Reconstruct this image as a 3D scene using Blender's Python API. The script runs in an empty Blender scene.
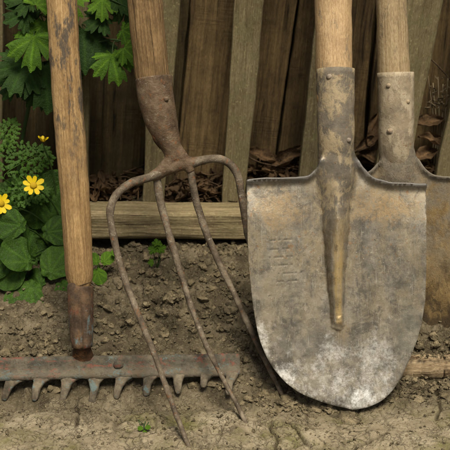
import bpy, bmesh, math, random
import numpy as np
from mathutils import Vector, Matrix, noise
from mathutils.geometry import delaunay_2d_cdt

random.seed(7)
rng = np.random.default_rng(7)
sc = bpy.context.scene
COL = sc.collection
V = Vector

# ------------------------------------------------------------------ camera
F = 1086.0
CAM = V((0, -1.235, 0.70))
PITCH = math.radians(20)
FWD = V((0, math.cos(PITCH), -math.sin(PITCH)))
UP = V((0, math.sin(PITCH), math.cos(PITCH)))
RT = V((1, 0, 0))
cd = bpy.data.cameras.new('camera')
cam = bpy.data.objects.new('camera', cd)
COL.objects.link(cam)
cam.location = CAM
cam.rotation_euler = (math.radians(90) - PITCH, 0, 0)
cd.sensor_width = 36
cd.lens = 36 * F / 450
cd.clip_start = 0.05
cd.clip_end = 500
cd.dof.use_dof = True
cd.dof.focus_distance = 1.40
cd.dof.aperture_fstop = 11
sc.camera = cam


def ray(u, v):
    return FWD + RT * ((u - 225) / F) + UP * ((225 - v) / F)


def PY(u, v, Y):
    d = ray(u, v)
    return CAM + d * ((Y - CAM.y) / d.y)


def PZ(u, v, z):
    d = ray(u, v)
    return CAM + d * ((z - CAM.z) / d.z)


def PPL(u, v, p0, n):
    d = ray(u, v)
    return CAM + d * ((p0 - CAM).dot(n) / d.dot(n))


def px(p):
    """metres per photo pixel at point p"""
    return (p - CAM).dot(FWD) / F


# ------------------------------------------------------------------ numpy noise
def _h(ix, iy, s):
    n = (ix.astype(np.int64) * 374761393 + iy.astype(np.int64) * 668265263 + s * 974711) & 0x7fffffff
    n = ((n ^ (n >> 13)) * 1274126177) & 0x7fffffff
    n = ((n ^ (n >> 16)) * 1103515245) & 0x7fffffff
    return ((n ^ (n >> 11)) & 0xffff) / 65535.0


def vn(x, y, s=0):
    ix, iy = np.floor(x), np.floor(y)
    fx, fy = x - ix, y - iy
    fx, fy = fx * fx * (3 - 2 * fx), fy * fy * (3 - 2 * fy)
    a, b = _h(ix, iy, s), _h(ix + 1, iy, s)
    c, d = _h(ix, iy + 1, s), _h(ix + 1, iy + 1, s)
    return (a + (b - a) * fx) * (1 - fy) + (c + (d - c) * fx) * fy - 0.5


def fbm(x, y, s=0, o=4, g=0.5):
    r, a = 0, 1
    for k in range(o):
        r = r + a * vn(x, y, s + k * 17)
        x, y, a = x * 2.03 + 3.1, y * 2.03 + 1.7, a * g
    return r


def worley(x, y, s=0):
    ix, iy = np.floor(x), np.floor(y)
    f1 = np.full(x.shape, 9.0)
    f2 = np.full(x.shape, 9.0)
    idv = np.zeros(x.shape)
    for dx in (-1, 0, 1):
        for dy in (-1, 0, 1):
            cx, cy = ix + dx, iy + dy
            px_, py_ = cx + _h(cx, cy, s), cy + _h(cx, cy, s + 5)
            d = np.hypot(px_ - x, py_ - y)
            nid = _h(cx, cy, s + 9)
            new = d < f1
            f2 = np.where(new, f1, np.minimum(f2, d))
            idv = np.where(new, nid, idv)
            f1 = np.where(new, d, f1)
    return f1, f2, idv


def sstep(a, b, x):
    t = np.clip((x - a) / (b - a), 0, 1)
    return t * t * (3 - 2 * t)


# ------------------------------------------------------------------ materials
class NT:
    def __init__(self, name):
        self.m = bpy.data.materials.new(name)
        self.m.use_nodes = True
        self.t = self.m.node_tree
        self.t.nodes.clear()
        self.out = self.t.nodes.new('ShaderNodeOutputMaterial')
        self.co = self.t.nodes.new('ShaderNodeTexCoord').outputs['Object']

    def n(self, typ, **k):
        nd = self.t.nodes.new(typ)
        for a, b in k.items():
            setattr(nd, a, b)
        return nd

    def put(self, sock, val):
        if isinstance(val, bpy.types.NodeSocket):
            self.t.links.new(val, sock)
        elif isinstance(val, (tuple, list)) and len(val) == 3 and sock.type == 'RGBA':
            sock.default_value = (*val, 1)
        else:
            sock.default_value = val

    def map(self, scale=(1, 1, 1), loc=(0, 0, 0), vec=None):
        nd = self.n('ShaderNodeMapping')
        self.put(nd.inputs['Vector'], vec or self.co)
        nd.inputs['Scale'].default_value = scale
        nd.inputs['Location'].default_value = loc
        return nd.outputs[0]

    def noise(self, scale, detail=4, rough=0.55, vec=None, dist=0.0):
        nd = self.n('ShaderNodeTexNoise')
        self.put(nd.inputs['Vector'], vec or self.co)
        nd.inputs['Scale'].default_value = scale
        nd.inputs['Detail'].default_value = detail
        nd.inputs['Roughness'].default_value = rough
        nd.inputs['Distortion'].default_value = dist
        return nd.outputs['Fac']

    def voro(self, scale, feature='F1', vec=None, rand=1.0):
        nd = self.n('ShaderNodeTexVoronoi', feature=feature)
        self.put(nd.inputs['Vector'], vec or self.co)
        nd.inputs['Scale'].default_value = scale
        nd.inputs['Randomness'].default_value = rand
        return nd.outputs['Distance']

    def ramp(self, fac, *stops):
        nd = self.n('ShaderNodeValToRGB')
        self.put(nd.inputs[0], fac)
        e = nd.color_ramp.elements
        while len(e) < len(stops):
            e.new(0.5)
        for el, (p, c) in zip(e, stops):
            el.position = p
            el.color = (c, c, c, 1) if not isinstance(c, (tuple, list)) else (*c, 1)
        return nd.outputs[0]

    def mix(self, fac, a, b, blend='MIX'):
        nd = self.n('ShaderNodeMix', data_type='RGBA', blend_type=blend)
        self.put(nd.inputs[0], fac)
        self.put(nd.inputs[6], a)
        self.put(nd.inputs[7], b)
        return nd.outputs[2]

    def math(self, op, a, b=0.0, clamp=False):
        nd = self.n('ShaderNodeMath', operation=op, use_clamp=clamp)
        self.put(nd.inputs[0], a)
        self.put(nd.inputs[1], b)
        return nd.outputs[0]

    def sep(self):
        nd = self.n('ShaderNodeSeparateXYZ')
        self.put(nd.inputs[0], self.co)
        return nd.outputs

    def rnd(self):
        return self.n('ShaderNodeObjectInfo').outputs['Random']

    def bump(self, h, strength, dist=0.002, normal=None):
        nd = self.n('ShaderNodeBump')
        self.put(nd.inputs['Height'], h)
        nd.inputs['Strength'].default_value = strength
        nd.inputs['Distance'].default_value = dist
        if normal:
            self.put(nd.inputs['Normal'], normal)
        return nd.outputs[0]

    def fin(self, col, rough=0.8, normal=None, metal=0.0, spec=0.3, trans=0.0):
        p = self.n('ShaderNodeBsdfPrincipled')
        self.put(p.inputs['Base Color'], col)
        self.put(p.inputs['Roughness'], rough)
        self.put(p.inputs['Metallic'], metal)
        self.put(p.inputs['Specular IOR Level'], spec)
        if normal:
            self.put(p.inputs['Normal'], normal)
        res = p.outputs[0]
        if trans:
            tr = self.n('ShaderNodeBsdfTranslucent')
            self.put(tr.inputs['Color'], col)
            mx = self.n('ShaderNodeMixShader')
            mx.inputs[0].default_value = trans
            self.t.links.new(res, mx.inputs[1])
            self.t.links.new(tr.outputs[0], mx.inputs[2])
            res = mx.outputs[0]
        self.t.links.new(res, self.out.inputs[0])
        return self.m


def wood_mat(name, dark, mid, light, grain=1.0, moss=None, stain=None, stain_range=None,
             bump=0.6, rough=0.85, streak=0.5, sawn=0.0, stain_thr=0.5):
    """grain runs along local Z"""
    t = NT(name)
    r = t.rnd()
    ofs = t.n('ShaderNodeCombineXYZ')
    t.put(ofs.inputs[0], t.math('MULTIPLY', r, 7.0))
    t.put(ofs.inputs[1], t.math('MULTIPLY', r, 3.0))
    t.put(ofs.inputs[2], t.math('MULTIPLY', r, 11.0))
    add = t.n('ShaderNodeVectorMath', operation='ADD')
    t.put(add.inputs[0], t.co)
    t.put(add.inputs[1], ofs.outputs[0])
    vec = add.outputs[0]
    g1 = t.noise(1.0, 5, 0.62, t.map((150 * grain, 150 * grain, 5), vec=vec), 0.6)
    g2 = t.noise(1.0, 4, 0.6, t.map((420 * grain, 420 * grain, 14), vec=vec))
    g3 = t.noise(1.0, 4, 0.6, t.map((22, 22, 4), vec=vec), 0.5)
    blot = t.noise(30, 6, 0.7, vec)
    f = t.math('ADD', t.math('MULTIPLY', g1, 0.5), t.math('MULTIPLY', g2, 0.25))
    f = t.math('ADD', f, t.math('MULTIPLY', g3, 0.25))
    col = t.ramp(f, (0.36, dark), (0.5, mid), (0.64, light))
    col = t.mix(t.ramp(blot, (0.45, 0.0), (0.66, 0.5)), col, dark)
    cr = t.ramp(g1, (0.33, 1.0), (0.39, 0.0))
    col = t.mix(t.math('MULTIPLY', cr, streak), col, tuple(c * 0.25 for c in dark))
    if moss:
        mm = t.ramp(t.noise(55, 6, 0.75, vec), (0.40, 0.0), (0.62, 0.85))
        col = t.mix(mm, col, moss)
        sp = t.ramp(t.noise(260, 3, 0.6, vec), (0.60, 0.0), (0.70, 0.6))
        col = t.mix(sp, col, tuple(min(1, c * 2.0) for c in moss))
    if stain:
        s = t.ramp(t.noise(1, 6, 0.72, t.map((70, 70, 26), vec=vec)), (stain_thr, 0.0), (stain_thr + .09, 0.9))
        if stain_range:
            z = t.sep()[2]
            a, b = stain_range
            mr = t.n('ShaderNodeMapRange')
            t.put(mr.inputs[0], z)
            mr.inputs[1].default_value = a
            mr.inputs[2].default_value = b
            s = t.math('MULTIPLY', s, mr.outputs[0])
        col = t.mix(s, col, stain)
    hgt = t.math('ADD', t.math('MULTIPLY', g1, 0.7), t.math('MULTIPLY', g2, 0.5))
    saw = t.noise(1.0, 3, .6, t.map((18, 18, 420), vec=vec), .3)
    sm_ = t.ramp(t.noise(14, 3, .6, vec), (.5, 0.0), (.62, 1.0))
    saw = t.math('MULTIPLY', saw, sm_)
    col = t.mix(t.math('MULTIPLY', t.ramp(saw, (.42, 0.0), (.58, .3)), sawn), col, dark)
    hgt = t.math('ADD', hgt, t.math('MULTIPLY', saw, .3 * sawn))
    n1 = t.bump(hgt, bump, 0.003)
    fine = t.noise(1, 3, .6, t.map((900, 900, 170), vec=vec))
    col = t.mix(t.ramp(fine, (.42, .5), (.58, 0.0)), col, t.mix(1.0, col, (.5, .46, .42), 'MULTIPLY'))
    n2 = t.bump(t.noise(300, 4, 0.7, vec), 0.4, 0.001, n1)
    return t.fin(col, rough, n2, spec=0.2)


M = {}
M['picket'] = wood_mat('picket_wood', (.07, .055, .027), (.17, .137, .075), (.30, .25, .15), 1.0, moss=(.165, .144, .074), bump=0.7, streak=.35)
M['board'] = wood_mat('board_wood', (.024, .017, .008), (.08, .056, .026), (.16, .115, .053), 0.7, bump=0.9, streak=.8, sawn=1.0)
M['board_warm'] = wood_mat('warm_board_wood', (.032, .021, .01), (.118, .08, .036), (.23, .16, .076), 0.7, bump=0.9, streak=.8, sawn=1.0)
M['board_shaded'] = wood_mat('shaded_board_wood', (.019, .014, .006), (.058, .042, .018), (.12, .086, .038), 0.7, bump=0.9, streak=.8, sawn=1.0)  # darker copy: shade of the left boards and gaps put into the colour
M['rail'] = wood_mat('rail_wood', (.09, .068, .037), (.24, .19, .108), (.40, .325, .20), 0.8, moss=(.22, .185, .1), bump=1.0, streak=.9)
M['rake_handle'] = wood_mat('rake_handle_wood', (.16, .095, .042), (.34, .22, .10), (.50, .345, .175), 1.1, stain=(.075, .065, .055), bump=0.6, stain_range=(.13, .25), stain_thr=.5)
M['fork_handle'] = wood_mat('fork_handle_wood', (.06, .036, .017), (.23, .148, .07), (.38, .255, .13), 1.5, bump=1.0, streak=1.0)
M['spade_handle'] = wood_mat('ash_handle_wood', (.31, .20, .105), (.47, .325, .175), (.58, .42, .25), 1.0, stain=(.23, .18, .12), bump=0.25, rough=.6, streak=.15, stain_thr=.56)
M['spade_handle_grey'] = wood_mat('weathered_handle_wood', (.22, .155, .085), (.36, .27, .155), (.46, .37, .235), 1.2, stain=(.19, .15, .1), bump=0.3, rough=.7, streak=.3, stain_thr=.56)
M['log'] = wood_mat('split_log_wood', (.16, .11, .06), (.34, .26, .16), (.5, .41, .28), 0.6, stain=(.07, .04, .022), bump=1.0, streak=1, stain_thr=.49)


SOCK_A = ((.205, .172, .128), (.36, .285, .175), (.10, .087, .068), .47)
SOCK_B = ((.36, .29, .195), (.43, .36, .255), (.185, .15, .105), .47, (.2, .1, .04), .7)


def socket_col(t, base, clay, dark, clay_thr=.5, rust=(.2, .1, .04), speck=.5):
    c = t.ramp(t.noise(40, 7, .7), (.35, dark), (.62, base))
    cl = t.ramp(t.noise(1, 7, .72, t.map((55, 55, 34)), .3), (clay_thr, 0.0), (clay_thr + .09, .9))
    c = t.mix(cl, c, clay)
    ds = t.ramp(t.noise(120, 6, .75, t.map(loc=(6, 0, 1))), (.5, 0.0), (.66, .55))
    c = t.mix(ds, c, dark)
    rs = t.ramp(t.noise(130, 5, .7, t.map(loc=(2, 0, 1))), (.60, 0.0), (.70, .8))
    c = t.mix(rs, c, rust)
    sp = t.ramp(t.noise(330, 3, .6), (.66, 0.0), (.72, speck))
    return t.mix(sp, c, (.03, .025, .02)), cl


def socket_mat(name, *a, **k):
    t = NT(name)
    c, cl = socket_col(t, *a, **k)
    nb = t.bump(cl, .35, .0012)
    nb = t.bump(t.noise(230, 6, .75), .5, .0012, nb)
    return t.fin(c, .68, nb, metal=.15, spec=.35)


def metal_blade():
    t = NT('spade_blade_steel')
    x, y, z = t.sep()
    steel = t.ramp(t.noise(30, 8, 0.7), (.32, (.06, .056, .05)), (.5, (.17, .153, .122)), (.68, (.32, .29, .235)))
    # dried clay film, streaked along the blade
    clay = t.ramp(t.noise(1, 7, .72, t.map((34, 34, 20)), .3), (.42, 0.0), (.58, .85))
    cm = t.n('ShaderNodeMapRange'); t.put(cm.inputs[0], z); cm.inputs[1].default_value = .07; cm.inputs[2].default_value = .21; cm.inputs[3].default_value = .3
    clay = t.math('MULTIPLY', clay, cm.outputs[0])
    col = t.mix(clay, steel, (.235, .19, .118))
    dk = t.ramp(t.noise(1, 8, .75, t.map((26, 26, 20), (3, 1, 2)), .5), (.53, 0.0), (.60, .7))
    col = t.mix(dk, col, (.06, .054, .047))
    dk2 = t.ramp(t.noise(75, 7, .8, t.map((1, 1, .8), (7, 1, 2)), .8), (.52, 0.0), (.62, .7))
    col = t.mix(dk2, col, (.09, .078, .06))
    pl2 = t.ramp(t.noise(110, 7, .8, t.map(loc=(1, 8, 2))), (.55, 0.0), (.65, .5))
    col = t.mix(pl2, col, (.38, .33, .255))
    rust = t.ramp(t.noise(170, 4, .6), (.60, 0.0), (.68, .7))
    mu = t.n('ShaderNodeMapRange'); t.put(mu.inputs[0], z); mu.inputs[1].default_value = .13; mu.inputs[2].default_value = .2
    col = t.mix(t.math('MULTIPLY', rust, mu.outputs[0]), col, (.21, .115, .05))
    def blob(u, v, ru, rv, amt, c, sc_=40, lo=.35, hi=.75):
        nonlocal col
        dx_ = t.math('DIVIDE', t.math('SUBTRACT', x, (u - 352) * .00131), ru * .00131)
        dz_ = t.math('DIVIDE', t.math('SUBTRACT', z, (409 - v) * .00129), rv * .00129)
        d_ = t.math('SQRT', t.math('ADD', t.math('MULTIPLY', dx_, dx_), t.math('MULTIPLY', dz_, dz_)))
        m_ = t.math('SUBTRACT', 1.15, d_)
        m_ = t.math('ADD', m_, t.math('MULTIPLY', t.math('SUBTRACT', t.noise(sc_, 8, .75, t.map(loc=(u, v, 0))), .5), 2.6))
        f_ = t.ramp(m_, (lo, 0.0), (hi, 1.0))
        g_ = t.ramp(t.noise(230, 6, .85, t.map(loc=(v, u, 0))), (.40, .12), (.56, 1.0))
        col = t.mix(t.math('MULTIPLY', t.math('MULTIPLY', f_, g_), amt), col, c)
    blob(392, 265, 44, 34, .65, (.085, .078, .064))
    blob(300, 222, 46, 16, .7, (.11, .1, .085))
    blob(372, 228, 14, 26, .6, (.12, .105, .09))
    blob(405, 330, 16, 40, .6, (.15, .15, .118))
    blob(318, 345, 44, 22, .7, (.14, .13, .112))
    blob(375, 208, 48, 24, .85, (.29, .2, .1))
    blob(283, 212, 36, 30, .75, (.28, .198, .105))
    blob(282, 285, 30, 50, .6, (.26, .232, .172))
    blob(345, 330, 10, 16, .7, (.25, .19, .115))
    # white lime bloom near the point
    mr = t.n('ShaderNodeMapRange'); t.put(mr.inputs[0], z); mr.inputs[1].default_value = .15; mr.inputs[2].default_value = -.03
    wz = t.math('ADD', mr.outputs[0], t.math('MULTIPLY', t.math('SUBTRACT', t.noise(22, 6, .75), .5), 3.0))
    w = t.ramp(wz, (.5, 0.0), (1.1, .7))
    grit = t.ramp(t.noise(260, 6, .85), (.40, .1), (.54, 1.0))
    w = t.math('MULTIPLY', w, grit)
    col = t.mix(w, col, (.66, .655, .63))
    blob(262, 345, 10, 34, .75, (.62, .61, .57), 90)
    blob(278, 378, 22, 14, .7, (.7, .69, .66), 90)
    blob(372, 352, 26, 18, .45, (.66, .65, .62), 90)
    blob(335, 352, 22, 14, .45, (.66, .65, .62), 90)
    blob(362, 396, 20, 10, .8, (.78, .775, .76), 90)
    # scattered pale specks
    sp = t.ramp(t.noise(420, 3, .7), (.66, 0.0), (.72, .7))
    col = t.mix(sp, col, (.5, .46, .38))
    sd = t.ramp(t.noise(240, 3, .7, t.map(loc=(4, 4, 4))), (.66, 0.0), (.74, .8))
    col = t.mix(sd, col, (.03, .026, .02))
    # ochre clay packed in the groove
    at = t.n('ShaderNodeAttribute', attribute_name='groove')
    og = t.math('MULTIPLY', at.outputs['Fac'], t.ramp(t.noise(1, 6, .75, t.map((120, 120, 30))), (.36, .35), (.56, 1.0)))
    col = t.mix(t.math('MULTIPLY', og, .85), col, (.40, .285, .12))
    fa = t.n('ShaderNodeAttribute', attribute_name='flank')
    col = t.mix(t.math('MULTIPLY', fa.outputs['Fac'], t.ramp(t.noise(90, 5, .75), (.36, .4), (.55, .85))), col, (.075, .055, .03))  # painted shade on the rib's left flank, over dirt in its gap
    rk = t.math('MULTIPLY', at.outputs['Fac'], t.ramp(t.noise(1, 6, .75, t.map((90, 90, 60), (3, 3, 3))), (.55, 0.0), (.64, .8)))
    col = t.mix(rk, col, (.12, .085, .05))
    nk = t.n('ShaderNodeMapRange'); t.put(nk.inputs[0], z); nk.inputs[1].default_value = .20; nk.inputs[2].default_value = .265
    nx_ = t.ramp(t.math('ABSOLUTE', t.math('ADD', x, .022)), (.018, 1.0), (.034, 0.0))
    nkc = t.math('MULTIPLY', nk.outputs[0], nx_)
    col = t.mix(nkc, col, socket_col(t, *SOCK_A)[0])
    ta = t.n('ShaderNodeAttribute', attribute_name='tread')
    col = t.mix(t.math('MULTIPLY', ta.outputs['Fac'], .75), col, (.13, .128, .13))
    st = t.n('ShaderNodeAttribute', attribute_name='stroke')
    col = t.mix(t.math('MULTIPLY', st.outputs['Fac'], .5), col, (.06, .052, .042))
    scr = t.noise(1, 3, .6, t.map((700, 700, 40)))
    col = t.mix(t.ramp(scr, (.62, 0.0), (.70, .35)), col, (.45, .42, .36))
    nb = t.bump(t.noise(40, 6, .65), .22, .003)
    nb = t.bump(t.noise(420, 5, .75), .35, .0007, nb)
    return t.fin(col, t.ramp(t.noise(60, 5, .7), (.35, .36), (.65, .62)), nb, metal=.35, spec=.45)


def mud_blade():
    t = NT('muddy_blade_steel')
    x, y, z = t.sep()
    col = t.ramp(t.noise(1, 7, .7, t.map((40, 40, 16)), .4), (.35, (.11, .07, .026)), (.5, (.22, .15, .065)), (.68, (.31, .225, .11)))
    mr = t.n('ShaderNodeMapRange'); t.put(mr.inputs[0], z); mr.inputs[1].default_value = .17; mr.inputs[2].default_value = .03
    k = t.math('ADD', t.math('MULTIPLY', mr.outputs[0], .5), t.math('MULTIPLY', t.noise(1, 7, .75, t.map((60, 60, 26)), .4), .8))
    col = t.mix(t.ramp(k, (.66, 0.0), (.76, .85)), col, (.04, .027, .014))
    sp = t.ramp(t.noise(260, 4, .7), (.62, 0.0), (.7, .6))
    col = t.mix(sp, col, (.05, .03, .015))
    nk = t.n('ShaderNodeMapRange'); t.put(nk.inputs[0], z); nk.inputs[1].default_value = .165; nk.inputs[2].default_value = .225
    nx_ = t.ramp(t.math('ABSOLUTE', x), (.022, 1.0), (.04, 0.0))
    col = t.mix(t.math('MULTIPLY', nk.outputs[0], nx_), col, socket_col(t, *SOCK_B)[0])
    ta = t.n('ShaderNodeAttribute', attribute_name='tread')
    col = t.mix(t.math('MULTIPLY', ta.outputs['Fac'], .75), col, (.24, .225, .2))
    gs = t.ramp(t.noise(30, 7, .75, t.map(loc=(2, 2, 7))), (.40, 0.0), (.56, .8))
    gz2 = t.n('ShaderNodeMapRange'); t.put(gz2.inputs[0], z); gz2.inputs[1].default_value = .12; gz2.inputs[2].default_value = .2
    col = t.mix(t.math('MULTIPLY', gs, gz2.outputs[0]), col, (.20, .175, .135))
    pt = t.ramp(t.noise(1, 8, .78, t.map((42, 42, 30), (2, 5, 1)), .5), (.50, 0.0), (.58, .75))
    pz = t.n('ShaderNodeMapRange'); t.put(pz.inputs[0], z); pz.inputs[1].default_value = .2; pz.inputs[2].default_value = .1
    col = t.mix(t.math('MULTIPLY', pt, pz.outputs[0]), col, (.035, .025, .014))
    nb = t.bump(t.noise(1, 8, .75, t.map((75, 75, 40))), .9, .006)
    return t.fin(col, .75, nb, metal=.1)


M['blade'] = metal_blade()
M['mud_blade'] = mud_blade()
M['socket'] = socket_mat('clay_smeared_steel', *SOCK_A)
M['socket_pale'] = socket_mat('pale_dusty_steel', *SOCK_B)
M['rivet'] = socket_mat('rivet_steel', (.3, .25, .2), (.36, .28, .18), (.13, .1, .08), .5)


def rust_mat(name, a, b, c, pale=.5):
    t = NT(name)
    col = t.ramp(t.noise(50, 7, .72), (.33, a), (.5, b), (.68, c))
    rs = t.ramp(t.noise(120, 5, .65, t.map(loc=(1, 2, 3))), (.58, 0.0), (.68, .8))
    col = t.mix(rs, col, (.21, .085, .03))
    pl = t.ramp(t.noise(150, 5, .7, t.map(loc=(5, 2, 3))), (.60, 0.0), (.68, pale))
    col = t.mix(pl, col, (.36, .32, .26))
    nb = t.bump(t.noise(110, 6, .7), .7, .003)
    nb = t.bump(t.noise(420, 4, .7), .5, .001, nb)
    return t.fin(col, .72, nb, metal=.2, spec=.35)


M['fork'] = rust_mat('rusty_forged_iron', (.06, .037, .022), (.125, .083, .05), (.2, .15, .1))
M['tine'] = rust_mat('rusty_tine_iron', (.045, .033, .022), (.12, .093, .064), (.25, .208, .152), .7)
M['rust_dark'] = rust_mat('dark_rust', (.025, .012, .006), (.06, .028, .011), (.12, .052, .018), .1)


def rake_mat():
    t = NT('rake_peeling_paint')
    x, y, z = t.sep()
    col = t.ramp(t.noise(60, 7, .72), (.33, (.04, .036, .029)), (.5, (.085, .075, .056)), (.68, (.155, .135, .098)))
    red = t.ramp(t.noise(1, 6, .72, t.map((38, 38, 110), (1, 0, 0)), .5), (.535, 0.0), (.59, .8))
    gr_ = t.ramp(t.noise(160, 4, .8, t.map(loc=(3, 1, 0))), (.42, 0.0), (.5, 1.0))
    col = t.mix(t.math('MULTIPLY', red, gr_), col, (.21, .065, .045))
    lp_ = t.n('ShaderNodeAttribute', attribute_name='lip')
    col = t.mix(t.math('MULTIPLY', lp_.outputs['Fac'], .5), col, (.19, .165, .12))
    blue = t.ramp(t.math('ADD', t.noise(1, 6, .72, t.map((40, 40, 100), (4, 2, 0)), .5), t.math('MULTIPLY', lp_.outputs['Fac'], .09)), (.61, 0.0), (.66, .75))
    gb_ = t.ramp(t.noise(190, 5, .8, t.map(loc=(8, 1, 0))), (.42, 0.0), (.52, 1.0))
    col = t.mix(t.math('MULTIPLY', blue, gb_), col, (.115, .165, .165))
    dirt = t.ramp(t.noise(35, 7, .75, t.map(loc=(9, 2, 0))), (.50, 0.0), (.6, .7))
    col = t.mix(dirt, col, (.125, .1, .065))
    pit = t.ramp(t.noise(210, 5, .75, t.map(loc=(1, 7, 0))), (.55, 0.0), (.66, .7))
    col = t.mix(pit, col, (.045, .035, .026))
    nb = t.bump(t.noise(90, 7, .75), .8, .003)
    nb = t.bump(t.noise(400, 4, .7), .5, .001, nb)
    return t.fin(col, .8, nb, metal=.05)


M['rake'] = rake_mat()


def tooth_mat():
    t = NT('rake_tooth_iron')
    col = t.ramp(t.noise(70, 7, .72), (.33, (.06, .05, .036)), (.5, (.125, .103, .072)), (.68, (.22, .185, .13)))
    blue = t.ramp(t.noise(70, 5, .7, t.map(loc=(3, 1, 2))), (.57, 0.0), (.64, .7))
    col = t.mix(blue, col, (.13, .2, .21))
    red = t.ramp(t.noise(90, 5, .7, t.map(loc=(6, 4, 2))), (.60, 0.0), (.66, .6))
    col = t.mix(red, col, (.22, .09, .07))
    nb = t.bump(t.noise(160, 6, .75), .7, .002)
    return t.fin(col, .8, nb)


M['tooth'] = tooth_mat()


def ferrule_mat():
    t = NT('rake_ferrule_rust')
    col = t.ramp(t.noise(1, 7, .72, t.map((60, 60, 30))), (.33, (.03, .02, .014)), (.5, (.085, .055, .035)), (.68, (.17, .1, .05)))
    blue = t.ramp(t.noise(1, 6, .7, t.map((70, 70, 26), (3, 1, 2)), .4), (.54, 0.0), (.62, .8))
    col = t.mix(blue, col, (.13, .18, .185))
    red = t.ramp(t.noise(1, 6, .7, t.map((60, 60, 26), (8, 1, 2)), .4), (.56, 0.0), (.64, .8))
    col = t.mix(red, col, (.16, .055, .03))
    nb = t.bump(t.noise(140, 6, .75), .8, .002)
    return t.fin(col, .7, nb, metal=.15)


M['ferrule'] = ferrule_mat()


def leaf_mat(name, a, b, rough=.5, spot=None, k=1.0):
    t = NT(name)
    col = t.mix(t.rnd(), a, b)
    col = t.mix(t.ramp(t.noise(60 * k, 5, .65), (.38, 0.0), (.65, .6)), col, tuple(c * .6 for c in a))
    # paler veins carried by the leaf mesh
    at = t.n('ShaderNodeAttribute', attribute_name='vein')
    col = t.mix(t.math('MULTIPLY', at.outputs['Fac'], .35), col, tuple(min(1, c * 2.2) for c in b))
    if spot:
        col = t.mix(t.ramp(t.noise(120 * k, 5, .75), (.56, 0.0), (.66, .8)), col, spot)
    if k < 1:
        ve = t.ramp(t.voro(11, 'DISTANCE_TO_EDGE'), (.0, 1.0), (.10, 0.0))
        ve2 = t.ramp(t.voro(30, 'DISTANCE_TO_EDGE'), (.0, 1.0), (.12, 0.0))
        col = t.mix(t.math('MULTIPLY', ve, .22), col, tuple(min(1, c * 1.8) for c in b))
        vs_ = t.math('ADD', ve, t.math('MULTIPLY', ve2, .5))
        nb = t.bump(vs_, .5, -.0010)
        nb = t.bump(t.noise(9, 5, .65), .4, .004, nb)
    else:
        nb = t.bump(t.noise(120, 4, .6), .25, .002)
    return t.fin(col, rough, nb, spec=.22, trans=.18)


M['leaf_round'] = leaf_mat('celandine_leaf', (.022, .056, .006), (.042, .095, .009), .42, k=.07)
M['leaf_lobed'] = leaf_mat('lobed_leaf', (.045, .11, .006), (.085, .175, .01), .5, k=.07)
M['leaf_lobed_shaded'] = leaf_mat('lobed_leaf_shaded', (.016, .042, .007), (.026, .064, .009), .6, k=.07)  # darker copy for leaves in shade, the shade put into the colour
M['fern'] = leaf_mat('ferny_leaf', (.03, .075, .006), (.055, .125, .009), .65)
M['petal'] = leaf_mat('yellow_petal', (.78, .56, .01), (.85, .64, .015), .35)
M['pollen'] = leaf_mat('flower_centre', (.55, .36, .012), (.6, .4, .02), .8)
M['stem'] = leaf_mat('green_stem', (.035, .07, .02), (.05, .09, .02), .5)
M['dry_leaf'] = leaf_mat('dry_leaf', (.05, .032, .017), (.15, .09, .044), .85, spot=(.025, .015, .008), k=.07)
M['dry_pale'] = leaf_mat('bleached_leaf', (.16, .125, .075), (.26, .21, .135), .85, spot=(.06, .04, .022), k=.07)
M['twig'] = wood_mat('twig_bark', (.03, .02, .012), (.08, .052, .03), (.14, .1, .06), 1)


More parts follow.
